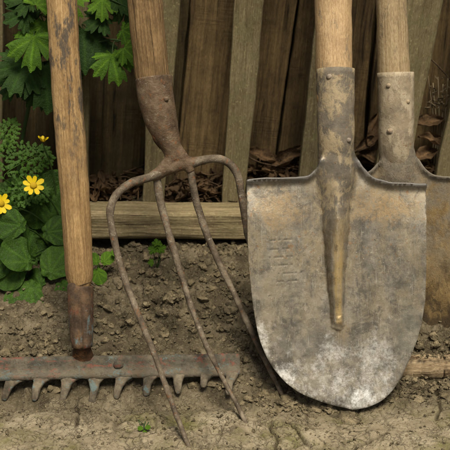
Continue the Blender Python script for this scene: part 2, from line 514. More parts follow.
def soil_mat(name='soil', crust=True):
    t = NT(name)
    x, y, z = t.sep()
    bank = t.ramp(t.noise(28, 8, .72), (.3, (.042, .034, .021)), (.5, (.092, .075, .047)), (.7, (.17, .14, .093)))
    if crust:
        pale = t.ramp(t.noise(20, 8, .7, t.map(loc=(3, 0, 0))), (.3, (.155, .127, .083)), (.5, (.275, .23, .155)), (.7, (.40, .345, .245)))
        mr = t.n('ShaderNodeMapRange'); t.put(mr.inputs[0], y); mr.inputs[1].default_value = .03; mr.inputs[2].default_value = -.045
        f = t.math('ADD', mr.outputs[0], t.math('MULTIPLY', t.math('SUBTRACT', t.noise(14, 6, .7), .5), 1.6), True)
        col = t.mix(f, bank, pale)
        ms = t.ramp(t.noise(9, 7, .75, t.map(loc=(0.31, .2, 0))), (.49, 0.0), (.64, .8))
        ms = t.math('MULTIPLY', ms, mr.outputs[0])
        col = t.mix(ms, col, (.105, .105, .022))
        at = t.n('ShaderNodeAttribute', attribute_name='pit')
        col = t.mix(t.math('MULTIPLY', at.outputs['Fac'], .8), col, (.03, .022, .012))
    else:
        col = t.mix(t.ramp(t.noise(60, 3, .6, t.map(loc=(5, 1, 0))), (.4, 0.0), (.6, 1.0)), bank, t.ramp(t.noise(35, 7, .7), (.3, (.12, .096, .055)), (.7, (.3, .245, .155))))
    wv = t.n('ShaderNodeVectorMath', operation='ADD')
    nz = t.n('ShaderNodeTexNoise'); t.put(nz.inputs['Vector'], t.co); nz.inputs['Scale'].default_value = 60; nz.inputs['Detail'].default_value = 5
    sc3 = t.n('ShaderNodeVectorMath', operation='SCALE'); t.put(sc3.inputs[0], nz.outputs['Color']); sc3.inputs['Scale'].default_value = .018
    t.put(wv.inputs[0], t.co); t.put(wv.inputs[1], sc3.outputs[0])
    ck = t.ramp(t.voro(48, 'DISTANCE_TO_EDGE', wv.outputs[0]), (.0, 1.0), (.05, 0.0))
    ck = t.math('MULTIPLY', ck, t.ramp(t.noise(22, 4, .7, t.map(loc=(1, 4, 0))), (.5, 0.0), (.6, 1.0)))
    ck2 = t.ramp(t.voro(150, 'DISTANCE_TO_EDGE', wv.outputs[0]), (.0, 1.0), (.10, 0.0))
    ck2 = t.math('MULTIPLY', ck2, t.ramp(t.noise(40, 4, .7, t.map(loc=(7, 4, 0))), (.48, 0.0), (.58, .8)))
    cks = t.math('MAXIMUM', ck, ck2)
    col = t.mix(t.math('MULTIPLY', cks, .55), col, (.035, .026, .015))
    gr = t.ramp(t.noise(420, 3, .6), (.6, 0.0), (.7, .5))
    col = t.mix(gr, col, (.34, .29, .2))
    gd = t.ramp(t.noise(260, 4, .7, t.map(loc=(2, 2, 2))), (.58, 0.0), (.7, .6))
    col = t.mix(gd, col, (.045, .033, .018))
    nb = t.bump(cks, .8, -.0022)
    nb = t.bump(t.noise(80, 8, .8), .4, .004, nb)
    nb = t.bump(t.noise(260, 6, .8), .55, .002, nb)
    nb = t.bump(t.voro(520), .5, .001, nb)
    return t.fin(col, .95, nb, spec=.1)


M['soil'] = soil_mat()
M['clod'] = soil_mat('soil_clod', False)
t_ = NT('far_ground')
M['far'] = t_.fin(t_.ramp(t_.noise(3, 8, .7), (.3, (.05, .045, .02)), (.7, (.12, .1, .05))), .95, t_.bump(t_.noise(20, 8, .7), .6, .02))


# ------------------------------------------------------------------ object helpers
def mesh_from(name, vs, fs, smooth=True):
    me = bpy.data.meshes.new(name)
    me.from_pydata([tuple(v) for v in vs], [], fs)
    me.update()
    bm = bmesh.new()
    bm.from_mesh(me)
    bmesh.ops.recalc_face_normals(bm, faces=bm.faces)
    bm.to_mesh(me)
    bm.free()
    if smooth:
        me.polygons.foreach_set('use_smooth', [True] * len(me.polygons))
    return me


def link(name, me, mat=None, parent=None, mw=None):
    o = bpy.data.objects.new(name, me)
    COL.objects.link(o)
    if mat and not me.materials:
        me.materials.append(mat)
    mw = mw or Matrix.Identity(4)
    if parent:
        o.parent = parent
        o.matrix_basis = wm(parent).inverted() @ mw
    else:
        o.matrix_basis = mw
    return o


def wm(o):
    m = o.matrix_basis.copy()
    return wm(o.parent) @ m if o.parent else m


def tag(o, label=None, cat=None, group=None, kind=None):
    for k, v in (('label', label), ('category', cat), ('group', group), ('kind', kind)):
        if v:
            o[k] = v
    return o


def thing(name, loc, label, cat, group=None):
    o = bpy.data.objects.new(name, None)
    o.empty_display_size = .02
    COL.objects.link(o)
    o.location = loc
    return tag(o, label, cat, group)


def catmull(pts, n):
    """pts: list of tuples (any dims) -> n samples"""
    P = [np.array(p, float) for p in pts]
    P = [2 * P[0] - P[1]] + P + [2 * P[-1] - P[-2]]
    seg = len(P) - 3
    out = []
    for i in range(n):
        u = i / (n - 1) * seg
        k = min(int(u), seg - 1)
        t = u - k
        a, b, c, d = P[k:k + 4]
        out.append(.5 * ((2 * b) + (c - a) * t + (2 * a - 5 * b + 4 * c - d) * t * t + (-a + 3 * b - 3 * c + d) * t ** 3))
    return out


def tube_geo(pts, radii, seg=14, jit=0.0, jscale=60, flat=None, cap=True, seed=0, base=0):
    """pts Vectors, radii floats; flat: (axis vector, factor) squashes the section along the axis"""
    vs, fs = [], []
    n = len(pts)
    T = [(pts[min(i + 1, n - 1)] - pts[max(i - 1, 0)]).normalized() for i in range(n)]
    u = T[0].orthogonal().normalized()
    for i in range(n):
        u = (u - T[i] * u.dot(T[i])).normalized()
        w = T[i].cross(u)
        for k in range(seg):
            a = 2 * math.pi * k / seg
            off = (u * math.cos(a) + w * math.sin(a)) * radii[i]
            if flat:
                ax, fac = flat
                off = off - ax * off.dot(ax) * (1 - fac)
            p = pts[i] + off
            if jit:
                p = p + off.normalized() * jit * noise.noise(p * jscale + V((seed, seed, 0)))
            vs.append(p)
    for i in range(n - 1):
        for k in range(seg):
            a, b = i * seg + k, i * seg + (k + 1) % seg
            fs.append((a, b, b + seg, a + seg))
    if cap:
        vs.append(pts[0] - T[0] * radii[0] * .15)
        vs.append(pts[-1] + T[-1] * radii[-1] * .3)
        c0, c1 = len(vs) - 2, len(vs) - 1
        for k in range(seg):
            fs.append((c0, (k + 1) % seg, k))
            fs.append((c1, (n - 1) * seg + k, (n - 1) * seg + (k + 1) % seg))
    if base:
        fs = [tuple(i + base for i in f) for f in fs]
    return vs, fs


def tube(name, pts, radii, mat, parent, n=None, mw=None, **k):
    if n:
        cat = catmull([(*p, r) for p, r in zip(pts, radii)], n)
        pts = [V(c[:3]) for c in cat]
        radii = [c[3] for c in cat]
    vs, fs = tube_geo(pts, radii, **k)
    if mw:
        return link(name, mesh_from(name, vs, fs), mat, parent, mw)
    o = thing_origin(parent)
    return link(name, mesh_from(name, [v - o for v in vs], fs), mat, parent, Matrix.Translation(o))


def thing_origin(parent):
    return wm(parent).translation.copy() if parent else V((0, 0, 0))


def frame(p, zaxis, front=V((0, -1, 0))):
    z = zaxis.normalized()
    y = (front - z * front.dot(z)).normalized() * -1
    x = y.cross(z)
    m = Matrix((x, y, z)).transposed().to_4x4()
    m.translation = p
    return m


def handle(p0, p1, rads, mat, parent, seed=0, bow=.0015, name='handle', rnd_end=False):
    """round wooden handle in a local frame running along its length"""
    m = frame(p0, p1 - p0)
    L = (p1 - p0).length
    n = max(24, int(L / .012))
    pts, rr = [], []
    for i in range(n + 1):
        t = i / n
        z = t * L
        pts.append(V((bow * noise.noise(V((z * 5, seed, 0))), bow * noise.noise(V((z * 5, seed + 9, 0))), z)))
        r = np.interp(z, [a for a, _ in rads], [b for _, b in rads])
        if rnd_end and i > n - 3:
            r *= (.93, .75, .45)[i - n + 2]
        rr.append(float(r))
    vs, fs = tube_geo(pts, rr, seg=28, jit=.0012, jscale=38, seed=seed)
    return link(name, mesh_from(name, vs, fs), mat, parent, m)


# ------------------------------------------------------------------ setting: ground
def bank_base(x, y):
    b = .10 * sstep(.0, .27, y + .015 * np.sin(x * 9)) + .05 * sstep(.335, .38, y) + .02 * sstep(.0, .1, x) * sstep(.34, .4, y)
    return b


def ground_h(x, y, full=True):
    h = bank_base(x, y)
    h = h + .010 * fbm(x * 9, y * 9, 3, 3)
    h = h - .010 * np.exp(-((y - .012) / .022) ** 2) * sstep(.045, .01, x)
    bank = sstep(-.005, .05, y + .05 * vn(x * 14, y * 14, 8))
    wx, wy = x + .006 * vn(x * 60, y * 60, 1), y + .006 * vn(x * 60, y * 60, 2)
    h = h + .004 * fbm(x * 45, y * 45, 21, 4, .6)
    for sc_, amp, thr, s in ((34, .008, .6, 31), (62, .0075, .5, 41), (120, .0045, .35, 51), (210, .0022, .3, 61)):
        f1, f2, idv = worley(wx * sc_, wy * sc_, s)
        lump = np.clip(.62 - f1, 0, 1) ** .7 * (idv > thr) * (.5 + idv * .8)
        h = h + amp * lump * (bank * (.75 + .6 * vn(x * 11, y * 11, 71)) + .12 * (1 - bank))
    # dried crust of the front strip: plates, cracks
    front = 1 - bank
    tx, ty = (352 - 225) / F * 1.42, -.012
    dip = np.exp(-((x - tx) / .085) ** 2 - ((y - ty) / .03) ** 2)
    h = h * (1 - .85 * dip) - .008 * dip
    wx, wy = x + .02 * vn(x * 22, y * 22, 4) + .004 * vn(x * 120, y * 120, 6), y + .02 * vn(x * 22, y * 22, 5) + .004 * vn(x * 120, y * 120, 7)
    f1, f2, idv = worley(wx * 15, wy * 11, 81)
    msk = sstep(.0, .2, vn(x * 9, y * 9, 91) - .02)
    crack = (1 - sstep(.0, .05, f2 - f1)) * msk * .8
    g1, g2, gid = worley(wx * 42, wy * 36, 85)
    c2 = (1 - sstep(.0, .09, g2 - g1)) * sstep(.02, .2, vn(x * 13, y * 13, 95))
    h = h + front * (.0035 * (idv - .5) + .0022 * (gid - .5) * sstep(-.1, .2, vn(x * 10, y * 10, 97)))
    h = h + front * .0016 * fbm(x * 120, y * 120, 33, 4, .65)
    pit = np.clip(.8 * crack + .35 * c2, 0, 1) * front
    for line in CRACKS:
        for (a, b) in zip(line[:-1], line[1:]):
            d = b - a
            jx = x + .004 * vn(x * 90, y * 90, 14)
            jy = y + .004 * vn(x * 90, y * 90, 15)
            t = np.clip(((jx - a.x) * d.x + (jy - a.y) * d.y) / max(d.length_squared, 1e-9), 0, 1)
            dist = np.hypot(jx - a.x - t * d.x, jy - a.y - t * d.y)
            pit = np.maximum(pit, 1 - sstep(.0008, .0026, dist))
    h = h - .006 * pit
    return h, pit


def g2(u, v):
    p = PZ(u, v, 0.005)
    return V((p.x, p.y))


CRACKS = [[g2(272, 418), g2(271, 425), g2(277, 434), g2(275, 452)],
          [g2(250, 448), g2(284, 445), g2(305, 437), g2(322, 443), g2(345, 446)],
          [g2(305, 437), g2(298, 424), g2(285, 416)],
          [g2(76, 398), g2(79, 410), g2(77, 424)],
          [g2(436, 390), g2(441, 405), g2(437, 418)], [g2(350, 446), g2(392, 430), g2(420, 432)]]


def axis(a, b, c, d, fine, coarse):
    return np.concatenate([np.linspace(a, b, int((b - a) / coarse) + 1)[:-1], np.linspace(b, c, int((c - b) / fine) + 1),
                           np.linspace(c, d, int((d - c) / coarse) + 1)[1:]])


xs = axis(-.75, -.36, .36, .75, .0016, .012)
ys = axis(-.6, -.20, .36, 1.0, .0017, .012)
X, Y_ = np.meshgrid(xs, ys)
H, PIT = ground_h(X, Y_)
edge = np.maximum(sstep(.62, .75, np.abs(X)), np.maximum(sstep(-.48, -.6, Y_), sstep(.85, 1.0, Y_)))
H = H * (1 - edge) - .05 * edge
ny, nx = X.shape
me = bpy.data.meshes.new('soil_ground')
co = np.stack([X, Y_, H], -1).reshape(-1, 3)
idx = np.arange(nx * ny).reshape(ny, nx)
quads = np.stack([idx[:-1, :-1], idx[:-1, 1:], idx[1:, 1:], idx[1:, :-1]], -1).reshape(-1, 4)
me.vertices.add(len(co)); me.vertices.foreach_set('co', co.ravel())
me.loops.add(quads.size); me.loops.foreach_set('vertex_index', quads.ravel())
me.polygons.add(len(quads)); me.polygons.foreach_set('loop_start', np.arange(0, quads.size, 4)); 
me.update(calc_edges=True)
me.polygons.foreach_set('use_smooth', [True] * len(quads))
at = me.attributes.new('pit', 'FLOAT', 'POINT'); at.data.foreach_set('value', PIT.ravel())
tag(link('soil_ground', me, M['soil']), kind='structure')
S = 90
tag(link('garden_ground', mesh_from('garden_ground', [(-S, -S, -.02), (S, -S, -.02), (S, S, -.02), (-S, S, -.02)], [(0, 1, 2, 3)], False), M['far']), kind='structure')


def gz(x, y):
    i = min(max(np.searchsorted(xs, x), 0), nx - 1)
    j = min(max(np.searchsorted(ys, y), 0), ny - 1)
    return float(H[j, i])


def gpix(u, v):
    """where the pixel's ray meets the soil"""
    d = ray(u, v)
    t = 1.0
    while t < 3:
        p = CAM + d * t
        if p.z < gz(p.x, p.y):
            return p
        t += .002
    return CAM + d * 1.6


# ------------------------------------------------------------------ crumbs and clods
def clod_mesh(r, sub, seed, flat=.75):
    bm = bmesh.new()
    bmesh.ops.create_icosphere(bm, subdivisions=sub, radius=1)
    sx, sy = random.uniform(.75, 1.3), random.uniform(.75, 1.2)
    for v in bm.verts:
        p = v.co.copy()
        k = 1 + .6 * noise.noise(p * 1.2 + V((seed, 0, 0))) + .4 * noise.noise(p * 2.7 + V((0, seed, 0)))
        v.co = V((p.x * sx, p.y * sy, p.z * flat)) * k * r
    vs = [v.co.copy() for v in bm.verts]
    fs = [tuple(v.index for v in f.verts) for f in bm.faces]
    bm.free()
    return vs, fs


def crumb_mesh(n):
    b = bmesh.new()
    for _ in range(n):
        p = V((random.gauss(0, 1), random.gauss(0, 1), random.gauss(0, 1))).normalized() * random.uniform(.75, 1.15)
        b.verts.new((p.x * random.uniform(.9, 1.15), p.y, p.z * .75))
    bmesh.ops.convex_hull(b, input=b.verts)
    bmesh.ops.delete(b, geom=[v for v in b.verts if not v.link_faces], context='VERTS')
    b.verts.index_update()
    vs_ = [v.co.copy() for v in b.verts]
    fs_ = [tuple(v.index for v in f.verts) for f in b.faces]
    b.free()
    return vs_, fs_


CL = [clod_mesh(1, 2, i * 3.7) for i in range(6)] + [crumb_mesh(22) for i in range(10)]
CS = [crumb_mesh(11) for i in range(14)]
vs, fs = [], []


def drop(p, r, lib, sink=.35):
    cv, cf = random.choice(lib)
    rot = Matrix.Rotation(random.uniform(0, 6.28), 3, 'Z') @ Matrix.Rotation(random.uniform(-.5, .5), 3, 'X')
    b = len(vs)
    vs.extend([p + rot @ v * r + V((0, 0, r * (.5 - sink))) for v in cv])
    fs.extend([tuple(i + b for i in f) for f in cf])


for i in range(7500):
    x, y = random.uniform(-.36, .36), random.uniform(.01, .31)
    if y < .035 and x < .04:
        continue
    if random.random() > .55 + .9 * noise.noise(V((x * 14, y * 14, 3))):
        continue
    r = random.choice((.0009, .0012, .0015, .0015, .002, .002, .002, .0025, .003, .0035, .0045, .006)) * random.uniform(.8, 1.4)
    drop(V((x, y, gz(x, y))), r, CL if r > .003 else CS)
for i in range(1500):
    x, y = random.uniform(-.36, .36), random.uniform(-.2, .02)
    r = random.choice((.0008, .001, .001, .0015, .002, .003)) * random.uniform(.8, 1.3)
    drop(V((x, y, gz(x, y))), r, CS)
# crumbled heap round the spade point and the log
for i in range(170):
    u, v = random.gauss(292, 24), random.gauss(404, 7)
    p = gpix(u, v); r = random.uniform(.0015, .006)
    drop(p, r, CL, .3)
for i in range(160):
    u, v = random.gauss(405, 26), random.gauss(387, 6)
    p = gpix(u, v); r = random.uniform(.0012, .005)
    drop(p, r, CL, .3)
for i in range(150):
    u = random.uniform(396, 455)
    p = PY(u, random.choice((354, 356, 376, 378, 380)) + random.gauss(0, 1.5), .055 if random.random() < .4 else .047)
    drop(p, random.uniform(.0008, .003), CS, .5)
tag(link('soil_crumbs', mesh_from('soil_crumbs', vs, fs, False), M['clod']), 'loose brown soil crumbs scattered over the bank and crust', 'soil crumbs', kind='stuff')


def big_clod(u, v, r, flat, label, seed, rz=0, group=None):
    p = gpix(u, v)
    cv, cf = clod_mesh(r, 4, seed, flat)
    cv = [c + c.normalized() * r * .12 * noise.noise(c * (4 / r) * .6 + V((seed, 1, 2))) for c in cv]
    o = link('soil_clod', mesh_from('soil_clod', cv, cf), M['clod'], None, Matrix.Translation(p + V((0, 0, r * flat * .35))) @ Matrix.Rotation(rz, 4, 'Z'))
    tag(o, label, 'soil clod', group)


G = 'larger soil clods'
big_clod(286, 404, .016, .45, 'pale flat dry clod at the tip of the third fork tine', 3.3, .4, G)
big_clod(345, 419, .019, .22, 'flat brown slab of cracked soil just below the spade point', 8.1, .1, G)
big_clod(330, 409, .012, .5, 'small pale clod touching the left side of the spade point', 12.7, .1, G)
big_clod(171, 299, .010, .7, 'rounded clod on the bank between the two middle fork tines', 5.9, 0, G)
big_clod(163, 315, .009, .7, 'brown clod on the bank just right of the leftmost fork tine', 21.1, 1, G)
big_clod(228, 384, .007, .5, 'small pale flat clod beside the right end of the rake head', 15.2, 1, G)

# ------------------------------------------------------------------ fence
FENCE = thing('wooden_fence', (0, .36, .1), 'weathered wooden fence of leaning pickets, dark boards and a low rail behind the tools', 'fence')


def plank(name, u0, v0, w0, u1, v1, w1, Y, th, mat, z0, z1, seed, rag=.0012, tilt=0.0, label=None):
    a, b = PY(u0, v0, Y), PY(u1, v1, Y)     # a: lower point, b: upper point
    d = (b - a)
    k0, k1 = (z0 - a.z) / d.z, (z1 - a.z) / d.z
    W0, W1 = w0 * px(a), w1 * px(b)
    p0 = a + d * k0
    L = d.length * (k1 - k0)
    m = frame(p0, d)
    n = int(L / .010)
    vs, fs = [], []
    sec = []
    c = .0018
    for i in range(n + 1):
        z = L * i / n
        kk = k0 + (k1 - k0) * i / n
        w = (W0 + (W1 - W0) * kk) / 2
        lx = -w + rag * (noise.noise(V((seed, z * 30, 1))) + 1.6 * noise.noise(V((seed, z * 8, 4))))
        rx = w + rag * (noise.noise(V((seed, z * 30, 7))) + 1.6 * noise.noise(V((seed, z * 8, 9))))
        ring = [(lx, c), (lx + c * .6, 0)]
        NX = 6
        for q in range(1, NX):
            xx = lx + (rx - lx) * q / NX
            ring.append((xx, .0012 * noise.noise(V((xx * 60, z * 7, seed)))))
        ring += [(rx - c * .6, 0), (rx, c), (rx, th - c), (rx - c, th), (lx + c, th), (lx, th - c)]
        for (x, y) in ring:
            vs.append(V((x, y + tilt * x, z)))
        R = len(ring)
    for i in range(n):
        for k in range(R):
            q, r_ = i * R + k, i * R + (k + 1) % R
            fs.append((q, r_, r_ + R, q + R))
    fs.append(tuple(range(R)))
    fs.append(tuple(range(n * R, (n + 1) * R)))
    me = mesh_from(name, vs, fs, False)
    o = link(name, me, mat, FENCE, m)
    if label:
        o['label'] = label
    return o


# front pickets
for i, a in enumerate([(-12, 190, 28, -12, 0, 30), (75, 190, 27, 74, 0, 29), (153, 200, 22, 166, 0, 29), (233.5, 200, 23, 250, 0, 30),
                       (317, 150, 30, 333, 0, 31), (396, 150, 34, 425, 0, 36), (452, 170, 30, 489, 0, 34), (-75, 190, 28, -77, 0, 30), (530, 150, 30, 570, 0, 34)]):
    plank('picket', *a, .352, .016, M['picket'], .03, 1.0, i * 3.1)
# boards behind, the left ones in the shaded copy of the wood
for i, a in enumerate([(-45, 180, 78, -44, 0, 80), (41, 180, 86, 42, 0, 86), (131, 150, 91, 138, 0, 101), (227, 150, 97, 244, 0, 105),
                       (320.5, 150, 84, 338, 0, 75), (410, 150, 88, 425, 0, 92)]):
    o = plank('board', *a, .425, .018, M[('board_shaded', 'board_shaded', 'board_shaded', 'board', 'board_warm', 'board_warm')[i] if i != 3 else 'board_warm'], .06, 1.02, i * 5.3 + 2, .0016, tilt=.02 * (-1) ** i)
# backing boards added behind the gaps so they stay dark
for i, a in enumerate([(-5, 180, 80, -5, 0, 80), (86, 180, 90, 88, 0, 90), (178, 150, 92, 190, 0, 95), (277, 150, 95, 298, 0, 95), (370, 150, 95, 380, 0, 95), (470, 150, 95, 480, 0, 95)]):
    plank('board', *a, .452, .016, M['board_shaded'], .06, 1.0, i * 2.7 + 40)
# low rail : local Z along its length
pL, pR = PY(-60, 225.5, .30), PY(520, 227.5, .30)
pL.y = pR.y = .30
m = frame(pL, pR - pL, V((0, -1, 0)))
L = (pR - pL).length
vs, fs = [], []
n = 110
hh, dd = .0215, .05
for i in range(n + 1):
    z = L * i / n
    def j(s, a=.0016):
        return a * (noise.noise(V((z * 22, s, 3))) + 1.4 * noise.noise(V((z * 6, s, 8))))
    ring = []
    for (x, y) in ((-hh, .004), (-hh + .004, 0), (-.012, 0), (0, 0), (.012, 0), (hh - .004, 0), (hh, .004), (hh, .02), (hh, dd), (-hh, dd)):
        ring.append(V((x + j(x * 90), y + j(x * 70 + 5) if y < .03 else y, z)))
    vs += ring
R = 10
for i in range(n):
    for k in range(R):
        q, r_ = i * R + k, i * R + (k + 1) % R
        fs.append((q, r_, r_ + R, q + R))
fs += [tuple(range(R)), tuple(range(n * R, n * R + R))]
link('rail', mesh_from('rail', vs, fs, False), M['rail'], FENCE, m)


# ------------------------------------------------------------------ spades
def rivet_mesh(r, seed):
    b = bmesh.new()
    bmesh.ops.create_icosphere(b, subdivisions=3, radius=1)
    vs_ = [V((v.co.x * 1.1, v.co.y * .75, v.co.z)) * r * (1 + .16 * noise.noise(v.co * 1.3 + V((seed, 0, 0)))) for v in b.verts]
    fs_ = [tuple(v.index for v in f.verts) for f in b.faces]
    b.free()
    return vs_, fs_


def spade(name, label, plane_p, lean, left, right, neck, groove, socket, hnd, mats, seed, dish, ridge, tread_w, rivets):
    tl = math.atan(lean)
    Tax = V((0, math.sin(tl), math.cos(tl)))
    Nn = V((0, -math.cos(tl), math.sin(tl)))
    root = thing(name, (plane_p.x, plane_p.y, plane_p.z), label, 'spade')
    m = Matrix((V((1, 0, 0)), -Nn, Tax)).transposed().to_4x4()   # local x right, -y to viewer, z up the blade
    m.translation = plane_p
    mi = m.inverted()

    def loc(u, v):
        p = mi @ PPL(u, v, plane_p, Nn)
        return (p.x, p.z)
    lp = [loc(*p) for p in left]
    rp = [loc(*p) for p in right]
    # smooth the outline
    ol = [tuple(c) for c in catmull(lp, 90)]
    orr = [tuple(c) for c in catmull(rp, 90)]
    poly = ol + orr[::-1][1:]
    if math.hypot(poly[0][0] - poly[-1][0], poly[0][1] - poly[-1][1]) < 1e-4:
        poly = poly[:-1]
    # bites and nicks in the worn edge
    poly = [(x + .0006 * noise.noise(V((x * 90, z * 90, seed))), z + .0006 * noise.noise(V((x * 90, z * 90, seed + 4)))) for x, z in poly]
    P = np.array(poly)
    zmin, zmax, xmin, xmax = P[:, 1].min(), P[:, 1].max(), P[:, 0].min(), P[:, 0].max()
    step = .0030

    def inside(x, z):
        c = False
        jn = len(poly) - 1
        for i_ in range(len(poly)):
            xi, zi = poly[i_]
            xj, zj = poly[jn]
            if (zi > z) != (zj > z) and x < (xj - xi) * (z - zi) / (zj - zi) + xi:
                c = not c
            jn = i_
        return c
    pts = [V(p) for p in poly]
    for i_ in range(int((xmax - xmin) / step)):
        for k in range(int((zmax - zmin) / step)):
            x = xmin + (i_ + .5 + .5 * (k % 2) + random.uniform(-.1, .1)) * step
            z = zmin + (k + .5) * step
            if np.hypot(P[:, 0] - x, P[:, 1] - z).min() > step * .6 and inside(x, z):
                pts.append(V((x, z)))
    st2 = .0011
    gq = [loc(u, v) for u, v in groove]
    if ridge > .012:
        for k in range(int((gq[0][1] - gq[-1][1] + .03) / st2)):
            z = gq[-1][1] - .012 + k * st2
            xc_ = np.interp(z, [q[1] for q in gq][::-1], [q[0] for q in gq][::-1])
            for i_ in range(-19, 20):
                pts.append(V((xc_ + (i_ + .5 * (k % 2)) * st2, z + random.uniform(-.0001, .0001))))
        (xa, za), (xb, zb) = loc(266, 288), loc(312, 232)
        for i_ in range(int((xb - xa) / .001)):
            for k in range(int((zb - za) / .0009)):
                pts.append(V((xa + (i_ + .5 * (k % 2)) * .001, za + k * .0009 + random.uniform(-.0001, .0001))))
    edges = [(i_, (i_ + 1) % len(poly)) for i_ in range(len(poly))]
    ov, oe, of, *_ = delaunay_2d_cdt(pts, edges, [], 1, 1e-6)
    sh = loc(*neck['shoulder'])[1]
    cx0 = loc(*neck['top'])[0]
    tz = loc(*neck['top'])[1]
    # groove path
    gp = [loc(u, v) for u, v in groove]
    gz_ = [g[1] for g in gp][::-1]
    gx_ = [g[0] for g in gp][::-1]
    scl = px(plane_p)
    arr = np.array([(v.x, v.y) for v in ov])
    x, z = arr[:, 0], arr[:, 1]
    wid = (xmax - xmin) / 2
    xc = (xmax + xmin) / 2
    h = dish * (np.abs(x - xc) / wid) ** 2.2 * sstep(sh + .01, sh - .06, z)
    # tip slightly forward
    h = h + .006 * sstep(.07, 0, z)
    # ridge that carries the socket down into the blade
    gcx = np.interp(z, gz_, gx_)
    rx = np.interp(z, [gz_[0] - .01, gz_[0], gz_[-1], sh, tz], [.006, .010, .020, .024, neck['r']])
    rh = np.interp(z, [gz_[0] + .02, gz_[0] + .06, gz_[-1], sh + .005, tz], [0, ridge * .1, ridge * .7, ridge * 1.25, neck['r'] * .88])
    prof = np.sqrt(np.clip(1 - ((x - gcx) / (rx * 1.03)) ** 2, 0, 1)) * sstep(sh - .03, sh + .012, z) + np.exp(-((x - gcx) / (rx * .75)) ** 2) * (1 - sstep(sh - .03, sh + .012, z))
    h = h + rh * prof
    gm = np.zeros_like(h)
    fl = np.zeros_like(h)
    if groove:
        if ridge > .012:
            gw = np.interp(z, [gz_[0], gz_[0] + .05, gz_[-1]], [.0082, .0115, .0190]) * (1 + .03 * np.sin(z * 170) + .02 * np.sin(z * 410 + 1))
            gd = np.interp(z, [gz_[0] - .004, gz_[0] + .004, gz_[0] + .03, gz_[-1] - .02, gz_[-1] + .03], [0, .0040, .0080, .0105, 0])
            sd_ = (x - gcx) / gw
            # steep left flank, fuller right side
            tri = np.where(sd_ < 0, np.clip(1 + sd_, 0, 1) ** .55, np.clip(1 - sd_ ** 2, 0, 1) ** .8) * (np.abs(sd_) < 1)
            h = h + gd * tri
            low = sstep(gz_[-1] + .0, gz_[-1] - .05, z) * sstep(gz_[0] - .006, gz_[0], z)
            gm = sstep(-.45, -.1, sd_) * sstep(.85, .35, sd_) * low
            fl = sstep(-1.25, -.95, sd_) * sstep(-.35, -.6, sd_) * sstep(gz_[-1] + .03, gz_[-1] - .0, z) * sstep(gz_[0] - .004, gz_[0], z)  # mask for the painted shade left of the crest
            # lump of clay at the foot of the rib
            lx, lz = loc(337.5, 323)
            h = h + .0045 * np.clip(1 - np.hypot((x - lx) / .011, (z - lz) / .009) + .5 * np.array([noise.noise(V((a * 160, b * 160, 3))) for a, b in arr]), 0, 1) ** .6 * (np.hypot(x - lx, z - lz) < .02)
    # rolled treads along the shoulders
    def topedge(xx):
        """z of the shoulder line at x"""
        c = [p for p in poly if p[1] > sh - .03]
        ca = np.array(c)
        out = np.full(xx.shape, 9.0)
        for q in range(len(ca)):
            pass
        return ca
    ca = topedge(x)
    ca = ca[(np.abs(ca[:, 0] - cx0) > neck['r'] * .75) & (ca[:, 1] < sh + .028)]
    # keep away from the vertical sides
    ca = ca[(ca[:, 0] > xmin + .0006) & (ca[:, 0] < xmax - .0006)] if len(ca) else ca
    d = np.full(x.shape, 9.0)
    for q in ca:
        d = np.minimum(d, np.hypot(x - q[0], z - q[1]))
    tr = 1 - sstep(0, tread_w, d)
    h = h + tread_w * .85 * tr ** 1.5
    h = h + .0012 * np.array([noise.noise(V((a * 14, b * 14, seed))) + .35 * noise.noise(V((a * 50, b * 50, seed))) for a, b in arr])
    stk = np.zeros_like(h)
    # worn stamped strokes
    if groove and ridge > 0:
        for (u, v, ln) in ((281, 240, 22), (279, 249, 20), (281, 257, 24), (284, 265, 20), (290, 273, 24), (287, 281, 22), (290, 296, 14)):
            a, b = loc(u, v)
            k = np.exp(-((z - b - .06 * (x - a)) / .0012) ** 2) * sstep(ln * scl / 2 + .002, ln * scl / 2 - .002, np.abs(x - a)) * sstep(-.55, .1, np.sin(x * 330 + v * 1.3) + .7 * np.sin(x * 800 + v) + .35)
            h = h - .0004 * k
            stk = np.maximum(stk, k)
    vs = [V((a, -hh_, b)) for (a, b), hh_ in zip(arr, h)]
    me = mesh_from('blade', vs, [tuple(f) for f in of])
    # normals towards the viewer
    if sum(p.normal.y * p.area for p in me.polygons) > 0:
        me.flip_normals()
    a1 = me.attributes.new('groove', 'FLOAT', 'POINT'); a1.data.foreach_set('value', gm.astype(np.float32))
    a2 = me.attributes.new('tread', 'FLOAT', 'POINT'); a2.data.foreach_set('value', tr.astype(np.float32))
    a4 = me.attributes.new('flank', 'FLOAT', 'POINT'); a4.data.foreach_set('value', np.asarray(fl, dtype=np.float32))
    a3 = me.attributes.new('stroke', 'FLOAT', 'POINT'); a3.data.foreach_set('value', stk.astype(np.float32))
    bl = link('blade', me, mats[0], root, m)
    sd = bl.modifiers.new('thickness', 'SOLIDIFY'); sd.thickness = .0022; sd.offset = -1
    # socket
    s0, s1, r0, r1 = socket       # (u,v) top, (u,v) bottom, radii px
    a, b = loc(*s0), loc(*s1)
    top = V((a[0], 0, a[1])); bot = V((b[0], 0, b[1]))
    R0, R1 = r0 * px(m @ top), r1 * px(m @ bot)
    pts, rr = [], []
    nn = 26
    pts.append(top + V((0, 0, -.002))); rr.append(R0 - .0032)      # open rim, turned inwards
    pts.append(top); rr.append(R0 - .002)
    for i_ in range(nn + 1):
        q = i_ / nn
        pts.append(top.lerp(bot, q) + V((0, .021 * float(sstep(.5, 1., np.float64(q))), 0)))
        rr.append(R0 + (R1 - R0) * q - .004 * float(sstep(.85, 1., np.float64(q))))
    tvs, tfs = tube_geo(pts, rr, seg=40, jit=.0009, jscale=45, seed=seed)
